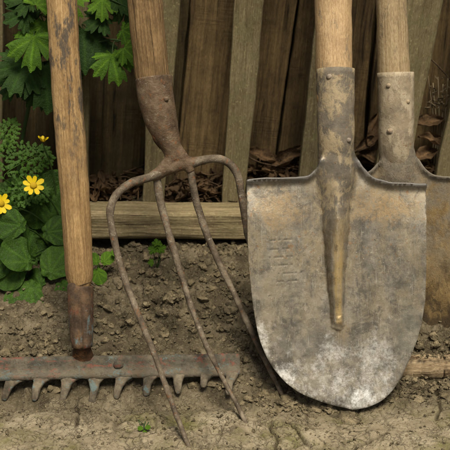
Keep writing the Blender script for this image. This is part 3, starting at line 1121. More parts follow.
    so = link('socket', mesh_from('socket', tvs, tfs), mats[1], root, m)
    axisv = (top - bot).normalized()
    for (u, v, r) in rivets:
        q = loc(u, v)
        t_ = (q[1] - bot.z) / (top.z - bot.z)
        cx = bot.x + (top.x - bot.x) * t_
        Rr = R1 + (R0 - R1) * t_
        dx = max(-.9, min(.9, (q[0] - cx) / Rr))
        dome = []
        cv, cf = rivet_mesh(r, seed + u)
        c = V((q[0], -Rr * math.sqrt(1 - dx * dx) + r * -.35 + r * .6, q[1]))
        link('rivet', mesh_from('rivet', [v_ + c for v_ in cv], cf), M['rivet'], so, m)
    # handle
    h0, h1, hr0, hr1 = hnd
    a, b = loc(*h0), loc(*h1)
    p0, p1 = m @ V((a[0], 0, a[1])), m @ V((b[0], 0, b[1]))
    dirn = (p1 - p0).normalized()
    q0 = p0 - dirn * .05
    end = p0 + dirn * .85
    e0, e1 = hr0 * px(p0), hr1 * px(p1)
    Lh = (p1 - p0).length
    handle(q0, end, [(0, e0 * .93), (.05, e0), (.05 + Lh, e1), (.9, e1 * .95)], mats[2], root, seed)
    return root


tipA = PZ(352, 409, -.002)
tipA.y += .0
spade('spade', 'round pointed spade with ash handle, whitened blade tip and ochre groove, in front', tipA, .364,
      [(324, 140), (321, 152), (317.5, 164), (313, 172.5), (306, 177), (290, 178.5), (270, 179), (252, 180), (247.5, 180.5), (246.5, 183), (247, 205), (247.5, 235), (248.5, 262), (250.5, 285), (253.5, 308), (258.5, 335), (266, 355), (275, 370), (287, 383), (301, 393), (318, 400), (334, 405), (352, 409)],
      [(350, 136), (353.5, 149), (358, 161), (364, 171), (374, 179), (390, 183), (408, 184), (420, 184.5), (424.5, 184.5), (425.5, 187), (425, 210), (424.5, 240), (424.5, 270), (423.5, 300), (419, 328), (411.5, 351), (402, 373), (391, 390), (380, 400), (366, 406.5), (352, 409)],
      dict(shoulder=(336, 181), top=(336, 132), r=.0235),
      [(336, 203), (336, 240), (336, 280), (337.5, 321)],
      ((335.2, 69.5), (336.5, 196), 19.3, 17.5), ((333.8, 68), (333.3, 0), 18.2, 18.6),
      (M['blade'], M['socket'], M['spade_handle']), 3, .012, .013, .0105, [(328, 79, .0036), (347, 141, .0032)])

tipB = PZ(398, 374, -.012)
lo = [(385, 138), (382, 152), (376, 165), (366, 173.5), (350, 177), (330, 178), (313, 178), (310, 180), (310, 205), (310.5, 240), (312, 270), (318, 300), (331, 330), (352, 354), (375, 368), (398, 374)]
ro = [(409, 136), (414, 150), (419, 162), (427, 172), (437, 176.5), (455, 177.5), (475, 178), (485, 178.5), (486, 181), (486, 205), (485.5, 240), (484, 270), (478, 300), (465, 328), (444, 352), (421, 367), (398, 374)]
spade('spade', 'muddy brown spade with pale dusty socket and weathered handle, leaning behind at the right', tipB, .25, lo, ro,
      dict(shoulder=(397, 180), top=(397, 132), r=.0235), [(397, 190), (397, 300)],
      ((395.5, 72.5), (397, 196), 18.6, 16.5), ((393.8, 72), (391.8, 0), 16.2, 15.2),
      (M['mud_blade'], M['socket_pale'], M['spade_handle_grey']), 17, .010, .011, .0075, [(386.5, 86, .0034), (405, 102, .003), (388, 131, .0042)])


# ------------------------------------------------------------------ fork
lf = .30
Nf = V((0, -math.cos(math.atan(lf)), math.sin(math.atan(lf))))
crown = PY(172, 163, .15)
FORK = thing('garden_fork', PZ(215, 425, .0), 'rusty four tined garden fork with split wooden handle leaning on the fence', 'garden fork')


def pf(u, v, fwd=0.0):
    return PPL(u, v, crown + Nf * fwd, Nf)


a, b = pf(153.5, 79), pf(145.5, 0)
d = (b - a).normalized()
handle(a - d * .05, a + d * .78, [(0, .8 * 17 * px(a)), (.05, 17.2 * px(a)), (.05 + (b - a).length, 17.6 * px(b)), (.83, 17 * px(b))], M['fork_handle'], FORK, 31, .003)


def remesh_join(name, geos, mat, parent, voxel):
    vs, fs = [], []
    for gv, gf in geos:
        b_ = len(vs)
        vs += gv
        fs += [tuple(i + b_ for i in f) for f in gf]
    o = thing_origin(parent)
    tmp = bpy.data.objects.new('tmp', mesh_from('tmp', [v - o for v in vs], fs))
    COL.objects.link(tmp)
    rm = tmp.modifiers.new('r', 'REMESH'); rm.mode = 'VOXEL'; rm.voxel_size = voxel; rm.use_smooth_shade = True
    sm = tmp.modifiers.new('s', 'SMOOTH'); sm.iterations = 4; sm.factor = .5
    dg = bpy.context.evaluated_depsgraph_get()
    me = bpy.data.meshes.new_from_object(tmp.evaluated_get(dg))
    me.name = name
    bpy.data.objects.remove(tmp)
    me.materials.clear()
    me.polygons.foreach_set('use_smooth', [True] * len(me.polygons))
    return link(name, me, mat, parent, Matrix.Translation(o))


def tg(pts, radii, n=24, **k):
    c = catmull([(*p, r) for p, r in zip(pts, radii)], n)
    return tube_geo([V(q[:3]) for q in c], [q[3] for q in c], **k)


pp = px(crown)
# socket: round tube narrowing to a solid neck
sock = tg([pf(153.2, 77), pf(156, 98), pf(161, 120), pf(167.5, 137), pf(172, 150), pf(174, 160)], [17.9 * pp * 1.04, 18 * pp, 16.6 * pp, 12.6 * pp, 9.4 * pp, 8.2 * pp], 30, seg=36, jit=.001, jscale=60)
headg = [sock]
headg.append(tg([pf(174, 157), pf(162, 171), pf(151, 178)], [7.2 * pp, 6.8 * pp, 4.6 * pp], 10, seg=16))
headg.append(tg([pf(150, 176.5), pf(160, 172), pf(176, 166), pf(195, 161.5), pf(206, 160)], [4.2 * pp, 5.6 * pp, 6.8 * pp, 5.2 * pp, 4.4 * pp], 16, seg=16))
headg.append(tg([pf(176, 150), pf(186, 163), pf(191, 172)], [7.4 * pp, 6.2 * pp, 4.2 * pp], 8, seg=16))
hd = remesh_join('head', headg, M['fork'], FORK, .0016)
# two rivets on the socket
for (u, v, r) in ((166, 99, .0034), (141.5, 91, .003)):
    cv, cf = rivet_mesh(r, u)
    c = pf(u, v, 17.6 * pp * (1 - ((u - 157) / 18.5) ** 2) ** .5)
    o_ = thing_origin(FORK)
    link('rivet', mesh_from('rivet', [q + c - o_ for q in cv], cf), M['fork'], hd, Matrix.Translation(o_))
# open seam showing the wood
tube('wedge', [pf(153.5, 133, .006), pf(156.5, 140, .005), pf(161, 148, .001)], [2.6 * pp, 3 * pp, 1.6 * pp], M['rust_dark'], FORK, 10, seg=10)


def tine(pix, Y0, Y1, r0, r1, zend=None):
    n = len(pix)
    tot = [0]
    for i in range(1, n):
        tot.append(tot[-1] + math.hypot(pix[i][0] - pix[i - 1][0], pix[i][1] - pix[i - 1][1]))
    pts, rr = [], []
    for i, (u, v) in enumerate(pix):
        t = tot[i] / tot[-1]
        Yp = Y0 + (Y1 - Y0) * (t ** 1.15)
        pts.append(PY(u, v, Yp))
        rr.append(.80 * (r0 + (r1 - r0) * t ** .8) * px(pts[-1]))
    dl = (pts[-1] - pts[-2]).normalized()
    pts.append(pts[-1] + dl * .02); rr.append(rr[-1] * .5)
    tube('tine', pts, rr, M['tine'], FORK, 64, seg=14, jit=.0011, jscale=70)


yc = crown.y
tine([(172, 168), (150, 177), (131, 183), (117, 194), (110.5, 208), (111, 222), (117, 252), (128, 288), (143, 326), (155, 356), (168, 392), (180, 424), (189, 447)], yc, PZ(190, 449, .0).y, 5.6, 3.2)
tine([(158, 172), (157.5, 184), (161, 203), (169, 234), (180, 270), (191, 306), (205, 342), (221, 375), (235, 401), (244, 419)], yc, PZ(245, 421, .002).y, 5.4, 2.6)
tine([(189, 166), (191.5, 178), (196, 200), (206, 232), (220, 264), (238, 302), (255, 340), (270, 370), (281, 392)], yc, PZ(282, 394, .006).y, 5.4, 3.0)
tine([(190, 165), (205, 159.5), (219, 159), (231, 165), (238.5, 178), (242, 198), (246, 226), (252, 250), (264, 285), (280, 320), (298, 355)], yc, .105, 5.6, 3.2)

# ------------------------------------------------------------------ rake
lr = .35
Nr = V((0, -math.cos(math.atan(lr)), math.sin(math.atan(lr))))
rb = PY(82, 352, .045)
RAKE = thing('garden_rake', PY(90, 384, .04), 'long wooden handled garden rake with peeling blue and red paint standing on its teeth', 'garden rake')


def pr(u, v, f=0.0):
    return PPL(u, v, rb + Nr * f, Nr)


a, b = pr(80, 286), pr(61.5, 0)
d = (b - a).normalized()
hl = (b - a).length
handle(a - d * .025, a + d * 1.05, [(0, 6 * px(a)), (.022, 7 * px(a)), (.025, 12.2 * px(a)), (.032, 13.2 * px(a)), (.05, 14.2 * px(a)), (.2, 15.0 * px(a)), (.025 + hl, 15.2 * px(b)), (1.07, 14 * px(b))], M['rake_handle'], RAKE, 47, .003)
# split ferrule
fr = tg([pr(80, 285.5), pr(80, 287), pr(80.6, 300), pr(81.3, 325), pr(82, 347)], [11.9 * px(a), 13.2 * px(a), 13 * px(a), 12 * px(a), 10.5 * px(a)], 26, seg=40, jit=.0011, jscale=80)
fv, ff = fr
o_ = thing_origin(RAKE)
axp = [pr(80, 287), pr(82, 347)]
for i, v in enumerate(fv):     # seam pressed into the front
    t = max(0, min(1, (axp[0].z - v.z) / (axp[0].z - axp[1].z)))
    c = axp[0].lerp(axp[1], t)
    dx = v.x - c.x - .001
    if (v - c).dot(Nr) > 0:
        v += -Nr * (.001 + .0055 * float(sstep(.06, .35, np.float64(t)))) * math.exp(-(dx / .0022) ** 2)
fe = link('ferrule', mesh_from('ferrule', [v - o_ for v in fv], ff), M['ferrule'], RAKE, Matrix.Translation(o_))

# head bar: section swept from left to right, slight sag
tiltr = math.radians(20)
barL, barR = PY(-48, 378.5, .037), PY(240, 371, .046)
n = 150
sec = [(.0235, .006), (.0245, .003), (.023, .000), (.017, -.0012), (.010, -.0012), (.005, -.003), (.001, -.0055), (-.0045, -.0050), (-.0055, -.001), (-.001, .003), (.006, .0052), (.016, .0062)]
upv = V((0, math.sin(.30), math.cos(.30)))
fwv = V((0, math.cos(.30), -math.sin(.30)))
vs, fs = [], []
for i in range(n + 1):
    t = i / n
    c = barL.lerp(barR, t)
    e = 1.0 if i < n - 1 else (.93 if i == n - 1 else .8)
    for k, (s, f) in enumerate(sec):
        jt = .0007 * noise.noise(V((t * 26, k * .8, 2))) + .0006 * noise.noise(V((t * 90, k * 1.9, 7)))
        vs.append(c + upv * ((s - .010) * e + .010 + jt + .001 * math.sin(t * 5)) + fwv * (f + jt))
K = len(sec)
for i in range(n):
    for k in range(K):
        q, r_ = i * K + k, i * K + (k + 1) % K
        fs.append((q, r_, r_ + K, q + K))
fs += [tuple(range(K)), tuple(range(n * K, n * K + K))]
mh_ = mesh_from('head', [v - o_ for v in vs], fs)
la = mh_.attributes.new('lip', 'FLOAT', 'POINT')
la.data.foreach_set('value', [(0, 0, 0, 0, .35, .8, 1, 1, 1, 0, 0, 0)[k % K] for k in range(len(vs))])
tube('tang', [pr(81.5, 335), pr(82, 344), (barL.lerp(barR, 130.3 / 288) + upv * .0265 + fwv * .0015), (barL.lerp(barR, 130.5 / 288) + upv * .018 + fwv * .003)], [7.5 * pp, 8.2 * pp, 10.2 * pp, 10.5 * pp], M['rust_dark'], RAKE, 12, seg=16, flat=(Nr, .3), jit=.001, jscale=90)
HEAD = link('head', mh_, M['rake'], RAKE, Matrix.Translation(o_))
cv, cf = rivet_mesh(.0062, 9)
c = PY(118, 366.5, .043)
c = barL.lerp(barR, (118 + 48) / 288) + upv * .013 - fwv * .0010
link('rivet', mesh_from('rivet', [q + c - o_ for q in cv], cf), M['rake'], HEAD, Matrix.Translation(o_))
# teeth
for i, (ub, ut, vt) in enumerate([(-43, -49, 400), (-15, -21, 400), (12, 4, 400.5), (40, 34, 401), (68, 62, 404), (95, 92, 405), (122, 116, 399), (149, 146, 396), (178, 178, 394), (206, 203, 387.5), (232, 228, 395)]):
    t = (ub + 48) / 288
    c = barL.lerp(barR, t)
    base = c - upv * .0005 + fwv * .0005
    tip = PZ(ut, vt, gz(PZ(ut, vt, -.003).x, PZ(ut, vt, -.003).y) - .0005)
    mid = base.lerp(tip, .5) + V((0, -.001, .0008)) + V((random.uniform(-.001, .001), 0, 0))
    pts = [base, base.lerp(tip, .12) + V((0, -.001, -.0005)), base.lerp(tip, .28) + V((0, -.001, .0)), mid, base.lerp(tip, .8) + V((0, -.0005, .001)), tip]
    cc = catmull([tuple(p) for p in pts], 20)
    wv, wf = [], []
    SG = 12
    wprof = lambda q: np.interp(q, [0, .08, .18, .35, .6, .9, 1], [.0175, .0150, .0112, .0074, .0056, .0042, .0020])
    hprof = lambda q: np.interp(q, [0, .2, .8, 1], [.0040, .0050, .0044, .0020])
    for j_, p in enumerate(cc):
        q = j_ / 19
        p = V(p)
        tn = V(cc[min(j_ + 1, 19)]) - V(cc[max(j_ - 1, 0)])
        tn.normalize()
        sx = (V((1, 0, 0)) - tn * tn.x).normalized()
        sy = tn.cross(sx)
        for k in range(SG):
            an = 2 * math.pi * k / SG
            w_, h_ = wprof(q), hprof(q)
            cs, sn = math.cos(an), math.sin(an)
            if ub > 225 and cs > 0:
                w_ = min(w_, .0085)
            e = abs(cs) ** .55 * math.copysign(1, cs), abs(sn) ** .55 * math.copysign(1, sn)
            r_ = p + sx * e[0] * w_ + sy * e[1] * h_
            r_ += (r_ - p).normalized() * .0007 * noise.noise(r_ * 120)
            wv.append(r_)
    for j_ in range(19):
        for k in range(SG):
            a1, b1 = j_ * SG + k, j_ * SG + (k + 1) % SG
            wf.append((a1, b1, b1 + SG, a1 + SG))
    wf += [tuple(range(SG)), tuple(range(19 * SG, 20 * SG))]
    link('tooth', mesh_from('tooth', [v - o_ for v in wv], wf), M['tooth'], HEAD, Matrix.Translation(o_))

# ------------------------------------------------------------------ log at the right
pL, pR = PY(392, 367, .062), PY(500, 366, .062)
m = frame(pL, pR - pL)
n = 60
L = (pR - pL).length
pts = [V((.002 * noise.noise(V((i * .3, 1, 0))), .002 * noise.noise(V((i * .3, 5, 0))), L * i / n)) for i in range(n + 1)]
rr = [.0165 + .0018 * noise.noise(V((i * .25, 9, 2))) for i in range(n + 1)]
lv, lf_ = tube_geo(pts, rr, seg=28, jit=.0022, jscale=50)
link('log', None, None) if False else None
lg = link('weathered_log', mesh_from('weathered_log', lv, lf_), M['log'], None, m)
tag(lg, 'pale weathered log on the soil in front of the muddy spade blade', 'log')


# ------------------------------------------------------------------ leaves
def leaf_mesh(name, rfun, nA=56, nR=8, cup=.12, fold=.12, veins=5, wave=.02, seed=0, a0=-math.pi, a1=math.pi, vdirs=None):
    """leaf in its local XY plane, stalk joint at the origin, midrib along +Y, unit size"""
    vs = [V((0, 0, 0))]
    fs, vein = [], [1.0]
    for i in range(nR):
        q = ((i + 1) / nR) ** .85
        for k in range(nA + 1):
            th = a0 + (a1 - a0) * k / nA       # 0 = along +Y
            r = rfun(th) * q
            x, y = r * math.sin(th), r * math.cos(th)
            z = -cup * (r * r) + fold * abs(x) * (1 - .3 * q)
            z += wave * math.sin(th * 5 + seed) * q * q + .09 * (noise.noise(V((x * 2.2, y * 2.2, seed))) - noise.noise(V((0, 0, seed)))) 
            dv = min(abs(th - d_) for d_ in vdirs) if vdirs else abs(((th * veins / math.pi) + .5) % 1 - .5) * math.pi / veins
            ve = math.exp(-(dv * r / .035) ** 2)
            ve *= float(sstep(.06, .22, np.float64(r)))
            z -= .010 * ve
            vs.append(V((x, y, z)))
            vein.append(ve)
    for k in range(nA):
        fs.append((0, 2 + k, 1 + k))
    for i in range(nR - 1):
        for k in range(nA):
            a_ = 1 + i * (nA + 1) + k
            fs.append((a_, a_ + 1, a_ + nA + 2, a_ + nA + 1))
    me = bpy.data.meshes.new(name)
    me.from_pydata([tuple(v) for v in vs], [], fs)
    me.polygons.foreach_set('use_smooth', [True] * len(fs))
    at_ = me.attributes.new('vein', 'FLOAT', 'POINT')
    at_.data.foreach_set('value', vein)
    me.update()
    return me


def round_r(th):      # kidney / heart leaf, notch at the stalk
    t = abs(th)
    o = .40
    r = o * math.cos(t) + math.sqrt(max(0, .27 - (o * math.sin(t)) ** 2))
    notch = math.exp(-((math.pi - t) / .16) ** 2)
    return (r * 1.05 + .10 * math.exp(-((t - 2.5) / .6) ** 2)) * (1 + .018 * math.sin(th * 11) + .012 * math.sin(th * 5 + 1))


def lobe_r(lobes, teeth=.06):
    def f(th):
        r = .30 * (1 if abs(th) < 1.9 else .6)
        for (c, w, l) in lobes:
            d_ = abs(th - c)
            if d_ < w:
                # a wedge widening outwards, cut into three blunt teeth
                tooth = 1 - .07 * (1 - math.cos(d_ / w * math.pi * 2.6)) - .16 * (d_ / w) ** 2
                k = min(1, (1 - d_ / w) / .30) ** .6
                r = max(r, l * (.46 + (tooth - .46) * k))
        return r * (1 + .022 * math.sin(th * 43) + .03 * math.sin(th * 7 + lobes[0][1] * 9))
    return f


ROUND = [leaf_mesh('round_leaf', round_r, seed=s, cup=c_, fold=f_, wave=.03) for s, c_, f_ in ((1, .16, .10), (4, .26, .2), (7, .05, .32), (11, .3, .14), (15, .2, .26), (19, -.08, .2))]
LOBED = [leaf_mesh('lobed_leaf', lobe_r(lb), nA=200, nR=10, seed=s, cup=.18, fold=.08, wave=.03, a0=-2.4, a1=2.4, vdirs=[q[0] for q in lb])
         for s, lb in ((2, [(0, .44, 1.0), (-.88, .42, .88), (.88, .42, .9), (-1.65, .34, .6), (1.65, .34, .6)]),
                       (5, [(0, .46, 1.0), (-.92, .44, .9), (.88, .42, .85), (1.65, .36, .55), (-1.7, .34, .5)]),
                       (8, [(.05, .42, 1.0), (-.78, .41, .95), (.86, .40, .88), (-1.55, .4, .62), (1.6, .4, .65)]))]


def leaf_matrix(p, img_angle, size, tilt=.0, roll=.0):
    """tip direction given as an angle in the picture (0 = right, 90 = up); the blade faces the viewer, leaned back by tilt"""
    a_ = math.radians(img_angle)
    tip = RT * math.cos(a_) + UP * math.sin(a_)
    nrm = -FWD
    nrm = (Matrix.Rotation(tilt, 3, RT) @ nrm)
    nrm = (Matrix.Rotation(roll, 3, UP) @ nrm).normalized()
    y = (tip - nrm * tip.dot(nrm)).normalized()
    x = y.cross(nrm)
    m_ = Matrix((x, y, nrm)).transposed().to_4x4() @ Matrix.Scale(size, 4)
    m_.translation = p
    return m_


def add_leaf(root, mesh, mat, p, ang, size, tilt, roll, base, label=None, part='leaf', srad=.0009):
    m_ = leaf_matrix(p, ang, size, tilt, roll)
    if not mesh.materials:
        mesh.materials.append(None)
    o = bpy.data.objects.new(part, mesh)
    COL.objects.link(o)
    o.parent = root
    o.matrix_basis = wm(root).inverted() @ m_
    o.material_slots[0].link = 'OBJECT'
    o.material_slots[0].material = mat
    if base is not None:
        p = p - m_.to_3x3().col[2].normalized() * .0015
        mid = base.lerp(p, .5) + V((random.uniform(-.01, .01), random.uniform(0, .012), .008))
        tube('stalk', [base, mid, p], [srad * 1.3, srad * 1.1, srad], M['stem'], root, 12, seg=7)
    return o


# --- yellow flowered celandine at the lower left
pc = V((-.24, .285, gz(-.24, .285)))
CEL = thing('celandine_plant', pc, 'low round-leaved plant with yellow flowers beside the rake handle', 'plant')
cel = [  # u, v (stalk joint), Y, tip angle, size px, tilt, roll, variant
    (50, 272, .205, 60, 28, -.3, .0, 0), (32, 288, .19, -120, 31, -.35, .1, 0), (28, 262, .195, 150, 28, -.15, .5, 2), (30, 256, .20, 120, 24, .2, -.6, 1),
    (62, 286, .20, -60, 22, -.2, 0, 0), (47, 210, .275, 75, 36, .1, .25, 1), (38, 205, .26, -100, 22, .1, -.2, 0),
    (20, 225, .21, 175, 26, -.1, .3, 1), (48, 232, .24, 10, 24, -.2, .1, 0), (60, 262, .235, 40, 22, -.1, .2, 0), (15, 310, .18, -80, 22, -.4, 0, 0),
    (36, 312, .185, -60, 17, -.4, .2, 0), (8, 262, .20, 190, 24, -.2, .2, 0), (66, 300, .20, -50, 12, -.3, .2, 2), (70, 248, .25, 70, 18, 0, .3, 0),
    (18, 205, .255, 100, 26, .0, .0, 0), (5, 292, .20, -150, 26, -.3, 0, 1), (56, 240, .262, 100, 20, .1, -.3, 0), (30, 236, .25, -100, 26, 0, .2, 0),
    (-4, 230, .21, 60, 24, -.1, 0, 0), (8, 245, .235, 30, 28, .0, .3, 1), (40, 255, .26, 80, 28, .0, .0, 0), (22, 275, .23, 100, 28, 0, .2, 0), (56, 282, .225, 20, 20, -.1, .3, 1),
    (-8, 312, .19, -90, 24, -.4, 0, 0), (3, 275, .215, 60, 24, -.1, -.2, 0), (45, 300, .21, -100, 18, -.3, 0, 1),
    (44, 214, .268, 60, 40, .15, .1, 1), (64, 228, .27, 100, 26, .0, .2, 0), (62, 250, .255, 60, 24, -.1, .0, 0), (12, 240, .25, 120, 30, 0, .1, 1), (34, 245, .255, 10, 28, 0, .2, 0), (-2, 215, .25, 70, 30, 0, .2, 0), (26, 214, .262, 80, 30, .1, .2, 1), (68, 276, .225, 30, 20, -.2, 0, 0), (24, 300, .2, -100, 24, -.3, .1, 1), (50, 262, .25, 40, 26, 0, 0, 1), (2, 250, .25, 100, 26, 0, 0, 1),
    (54, 292, .205, -60, 18, -.3, .2, 0), (14, 298, .195, -110, 22, -.35, .1, 0), (66, 262, .225, 20, 20, -.1, .2, 0), (40, 284, .2, 150, 20, -.3, -.3, 1), (58, 308, .19, -70, 14, -.4, .1, 0),
    (20, 270, .2, -150, 24, -.3, .2, 0), (4, 306, .185, -60, 22, -.4, 0, 1), (70, 292, .205, 10, 14, -.2, 0, 0), (10, 276, .205, 60, 20, -.2, .3, 0), (64, 214, .262, 140, 20, 0, 0, 0), (58, 222, .258, -30, 18, -.1, .2, 1)]
for (u, v, Y, an, s, ti, ro_, va) in cel:
    p = PY(u, v, Y)
    b_ = pc + V((random.uniform(-.03, .02), random.uniform(-.015, .005), 0)); b_.z = gz(b_.x, b_.y) - .002
    add_leaf(CEL, ROUND[va if random.random() < .4 else random.randrange(6)], M['leaf_round'], p, an, s * 1.18 * px(p), ti, ro_, b_, srad=.0011)


# flowers
def petal_mesh():
    vs, fs = [], []
    nL, nW = 8, 4
    for i in range(nL + 1):
        t = i / nL
        w = .19 * min(1, (t * 1.5 + .25)) * (max(0, 1 - ((t - .55) / .45) ** 4) if t > .55 else 1) ** .6 * (1 if t < 1 else 0) + .02
        for k in range(-nW, nW + 1):
            s = k / nW
            vs.append(V((w * s, .14 + t * .86, .10 * t * t + .25 * (w * s) ** 2 - .05)))
    R_ = 2 * nW + 1
    for i in range(nL):
        for k in range(R_ - 1):
            q = i * R_ + k
            fs.append((q, q + 1, q + R_ + 1, q + R_))
    me = bpy.data.meshes.new('petal'); me.from_pydata([tuple(v) for v in vs], [], fs)
    me.polygons.foreach_set('use_smooth', [True] * len(fs))
    me.materials.append(M['petal'])
    me.update()
    return me


PET = petal_mesh()
bm_ = bmesh.new()
bmesh.ops.create_icosphere(bm_, subdivisions=4, radius=1)
dome = ([V((v.co.x * .30, v.co.y * .30, v.co.z * .17 + .05)) * (1 + .13 * noise.noise(v.co * 7)) for v in bm_.verts], [tuple(v.index for v in f.verts) for f in bm_.faces])
DOME = mesh_from('flower_centre', dome[0], dome[1]); DOME.materials.append(M['pollen'])


def flower(u, v, Y, s, tilt, roll, label, npet=8, close=0):
    p = PY(u, v, Y)
    m_ = leaf_matrix(p, 90, s * px(p), tilt, roll)
    fl = link('flower', DOME, None, CEL, m_)
    fl['label'] = label
    a0 = random.uniform(0, 1)
    for k in range(npet):
        q = bpy.data.objects.new('petal', PET)
        COL.objects.link(q)
        q.parent = fl
        q.matrix_basis = Matrix.Rotation(a0 + 2 * math.pi * k / npet + random.uniform(-.14, .14), 4, 'Z') @ Matrix.Rotation(random.uniform(-.1, .28) + close, 4, 'X') @ Matrix.Scale(random.uniform(.82, 1.1), 4)
    b_ = pc + V((random.uniform(-.02, .02), -.01, 0)); b_.z = gz(b_.x, b_.y)
    tube('stalk', [b_, b_.lerp(p, .6) + V((.004, .01, .01)), p - (m_.to_3x3() @ V((0, 0, 1))) * .3], [.0014, .0012, .001], M['stem'], CEL, 14, seg=7)


flower(33.5, 185.5, .225, 11.2, -.15, .15, 'open yellow flower beside the rake handle')
flower(1, 203.5, .215, 11.2, -.1, .55, 'yellow flower cut by the left edge of the picture', 9)
flower(43, 141, .26, 8.2, -1.25, .5, 'yellow flower seen from the side, above the others', 7, .5)


# --- ferny plant
def frond_geo(L, base, dirv, nrm, curl, vs, fs, seed):
    """bipinnate frond made of small cut leaflets"""
    side = dirv.cross(nrm).normalized()
    def leaflet(p, d, w, l):
        s = d.cross(nrm).normalized()
        b_ = len(vs)
        up_ = nrm * l * .12
        pts = [p, p + d * l * .25 + s * w * .35, p + d * l * .42 + s * w * .95 - up_, p + d * l * .55 + s * w * .4, p + d * l * .75 + s * w * .65 - up_, p + d * l,
               p + d * l * .75 - s * w * .65 - up_, p + d * l * .55 - s * w * .4, p + d * l * .42 - s * w * .95 - up_, p + d * l * .25 - s * w * .35]
        c_ = p + d * l * .5 + up_ * .6
        vs.extend(pts + [c_])
        for k in range(10):
            fs.append((b_ + k, b_ + (k + 1) % 10, b_ + 10))
    n = 6
    for i in range(n):
        t = (i + .9) / n
        p = base + dirv * L * t - nrm * curl * L * t * t
        pl = L * .42 * (1 - t) ** .6 + .003
        for sg in (-1, 1):
            d = (side * sg * .86 + dirv * .5 - nrm * .18).normalized()
            mm = max(2, int(pl / .0092))
            for k in range(mm):
                q = p + d * pl * (k + .4) / mm - nrm * .25 * pl * ((k + .4) / mm) ** 2
                ll = .0095 * (1 - .45 * k / mm)
                for s2 in (-1, 1):
                    d2 = (d * .75 + (d.cross(nrm)).normalized() * s2 * .7).normalized()
                    leaflet(q, (d2 + nrm * .25 * math.sin(i * 5 + k * 3 + s2)).normalized(), ll * .40, ll)
            leaflet(p + d * pl * .9, d, .0035, .009)
    leaflet(base + dirv * L - nrm * curl * L, dirv, .004, .012)


pfn = V((-.27, .27, gz(-.27, .27)))
FERN = thing('ferny_plant', pfn, 'feathery green plant with finely cut leaves behind the yellow flowers', 'plant')
for i, (u, v, Y, an, s, ti, ro_) in enumerate([(4, 176, .25, 38, 50, -.2, .2), (-14, 186, .235, 80, 56, -.3, 0), (8, 158, .27, 8, 42, -.2, .3), (4, 194, .235, 20, 40, -.5, .1), (-6, 152, .272, 62, 34, -.1, 0), (2, 212, .225, 60, 34, -.3, .5), (20, 176, .258, -35, 30, -.4, .4)]):
    p = PY(u, v, Y)
    m_ = leaf_matrix(p, an, 1, ti, ro_).to_3x3()
    vs, fs = [], []
    frond_geo(s * px(p), p, m_ @ V((0, 1, 0)), m_ @ V((0, 0, 1)), .25, vs, fs, i)
    tv, tf = tg([pfn + V((random.uniform(-.02, .02), 0, 0)), pfn.lerp(p, .6) + V((0, .01, .02)), p, p + m_ @ V((0, s * px(p) * .8, -.12 * s * px(p)))], [.0012, .001, .0008, .0004], 14, seg=6)
    b_ = len(vs)
    vs += tv
    fs += [tuple(k + b_ for k in f) for f in tf]
    link('frond', mesh_from('frond', [q - pfn for q in vs], fs), M['fern'], FERN, Matrix.Translation(pfn))

# --- lobed leaves hanging at the upper left
pl_ = V((-.245, .325, gz(-.245, .325)))
LOB = thing('lobed_leaf_plant', pl_, 'leafy green plant with deeply lobed leaves hanging behind the rake and fork handles', 'plant')
main = [pl_, PY(20, 190, .33), PY(32, 90, .325), PY(50, 20, .315), PY(70, -60, .31)]
tube('stem', main, [.0035, .003, .0028, .0024, .0015], M['stem'], LOB, 40, seg=9)
m2 = [PY(32, 90, .325), PY(70, 55, .33), PY(108, 40, .325), PY(130, 44, .32)]
tube('stem', m2, [.0022, .0018, .0016, .001], M['stem'], LOB, 24, seg=8)
m3 = [PY(50, 20, .315), PY(90, -5, .32), PY(130, 8, .32)]
tube('stem', m3, [.0022, .0016, .001], M['stem'], LOB, 20, seg=8)
lob = [  # u,v joint, Y, angle, size px, tilt, roll, variant, shaded copy
    (34, 36, .285, -93, 37, -.25, -.1, 0, 0), (26, 12, .30, -150, 26, -.2, .5, 1, 1), (44, 22, .31, -80, 36, .0, .3, 2, 0), (36, 5, .295, 60, 30, -.2, .2, 1, 0),
    (24, 62, .30, -110, 38, -.25, .3, 2, 1), (44, 66, .305, -85, 48, -.1, .2, 1, 1), (30, -2, .30, -170, 26, -.2, .2, 0, 1), (16, 78, .315, -120, 26, -.1, .2, 0, 1),
    (40, 84, .31, -70, 30, -.1, .0, 0, 1), (56, 60, .32, -60, 36, .0, .0, 2, 1), (36, 20, .32, 170, 22, 0, .2, 1, 1),
    (112, 54, .305, -78, 33, -.25, .1, 0, 0), (124, 48, .30, -45, 22, -.2, -.2, 1, 0), (122, 30, .31, -20, 20, -.2, .3, 1, 0),
    (84, 30, .325, -85, 44, -.1, .3, 2, 1), (104, 16, .325, -140, 24, -.3, .2, 1, 1),
    (102, 0, .32, -90, 22, -.2, .1, 1, 0), (118, -4, .325, -60, 22, -.2, .1, 2, 1), (128, 4, .33, -80, 26, 0, .2, 0, 1), (60, -6, .31, -60, 34, -.1, .1, 0, 0)]
for (u, v, Y, an, s, ti, ro_, va, dk) in lob:
    p = PY(u, v, Y)
    line = m2 + m3 if u > 78 else main[1:]
    b_ = min((catm for k in range(len(line) - 1) for catm in [line[k].lerp(line[k + 1], w / 4) for w in range(5)]), key=lambda q: (q - p).length)
    add_leaf(LOB, LOBED[va], M['leaf_lobed_shaded' if dk else 'leaf_lobed'], p, an, s * 1.02 * px(p), ti, ro_, b_, srad=.0008)

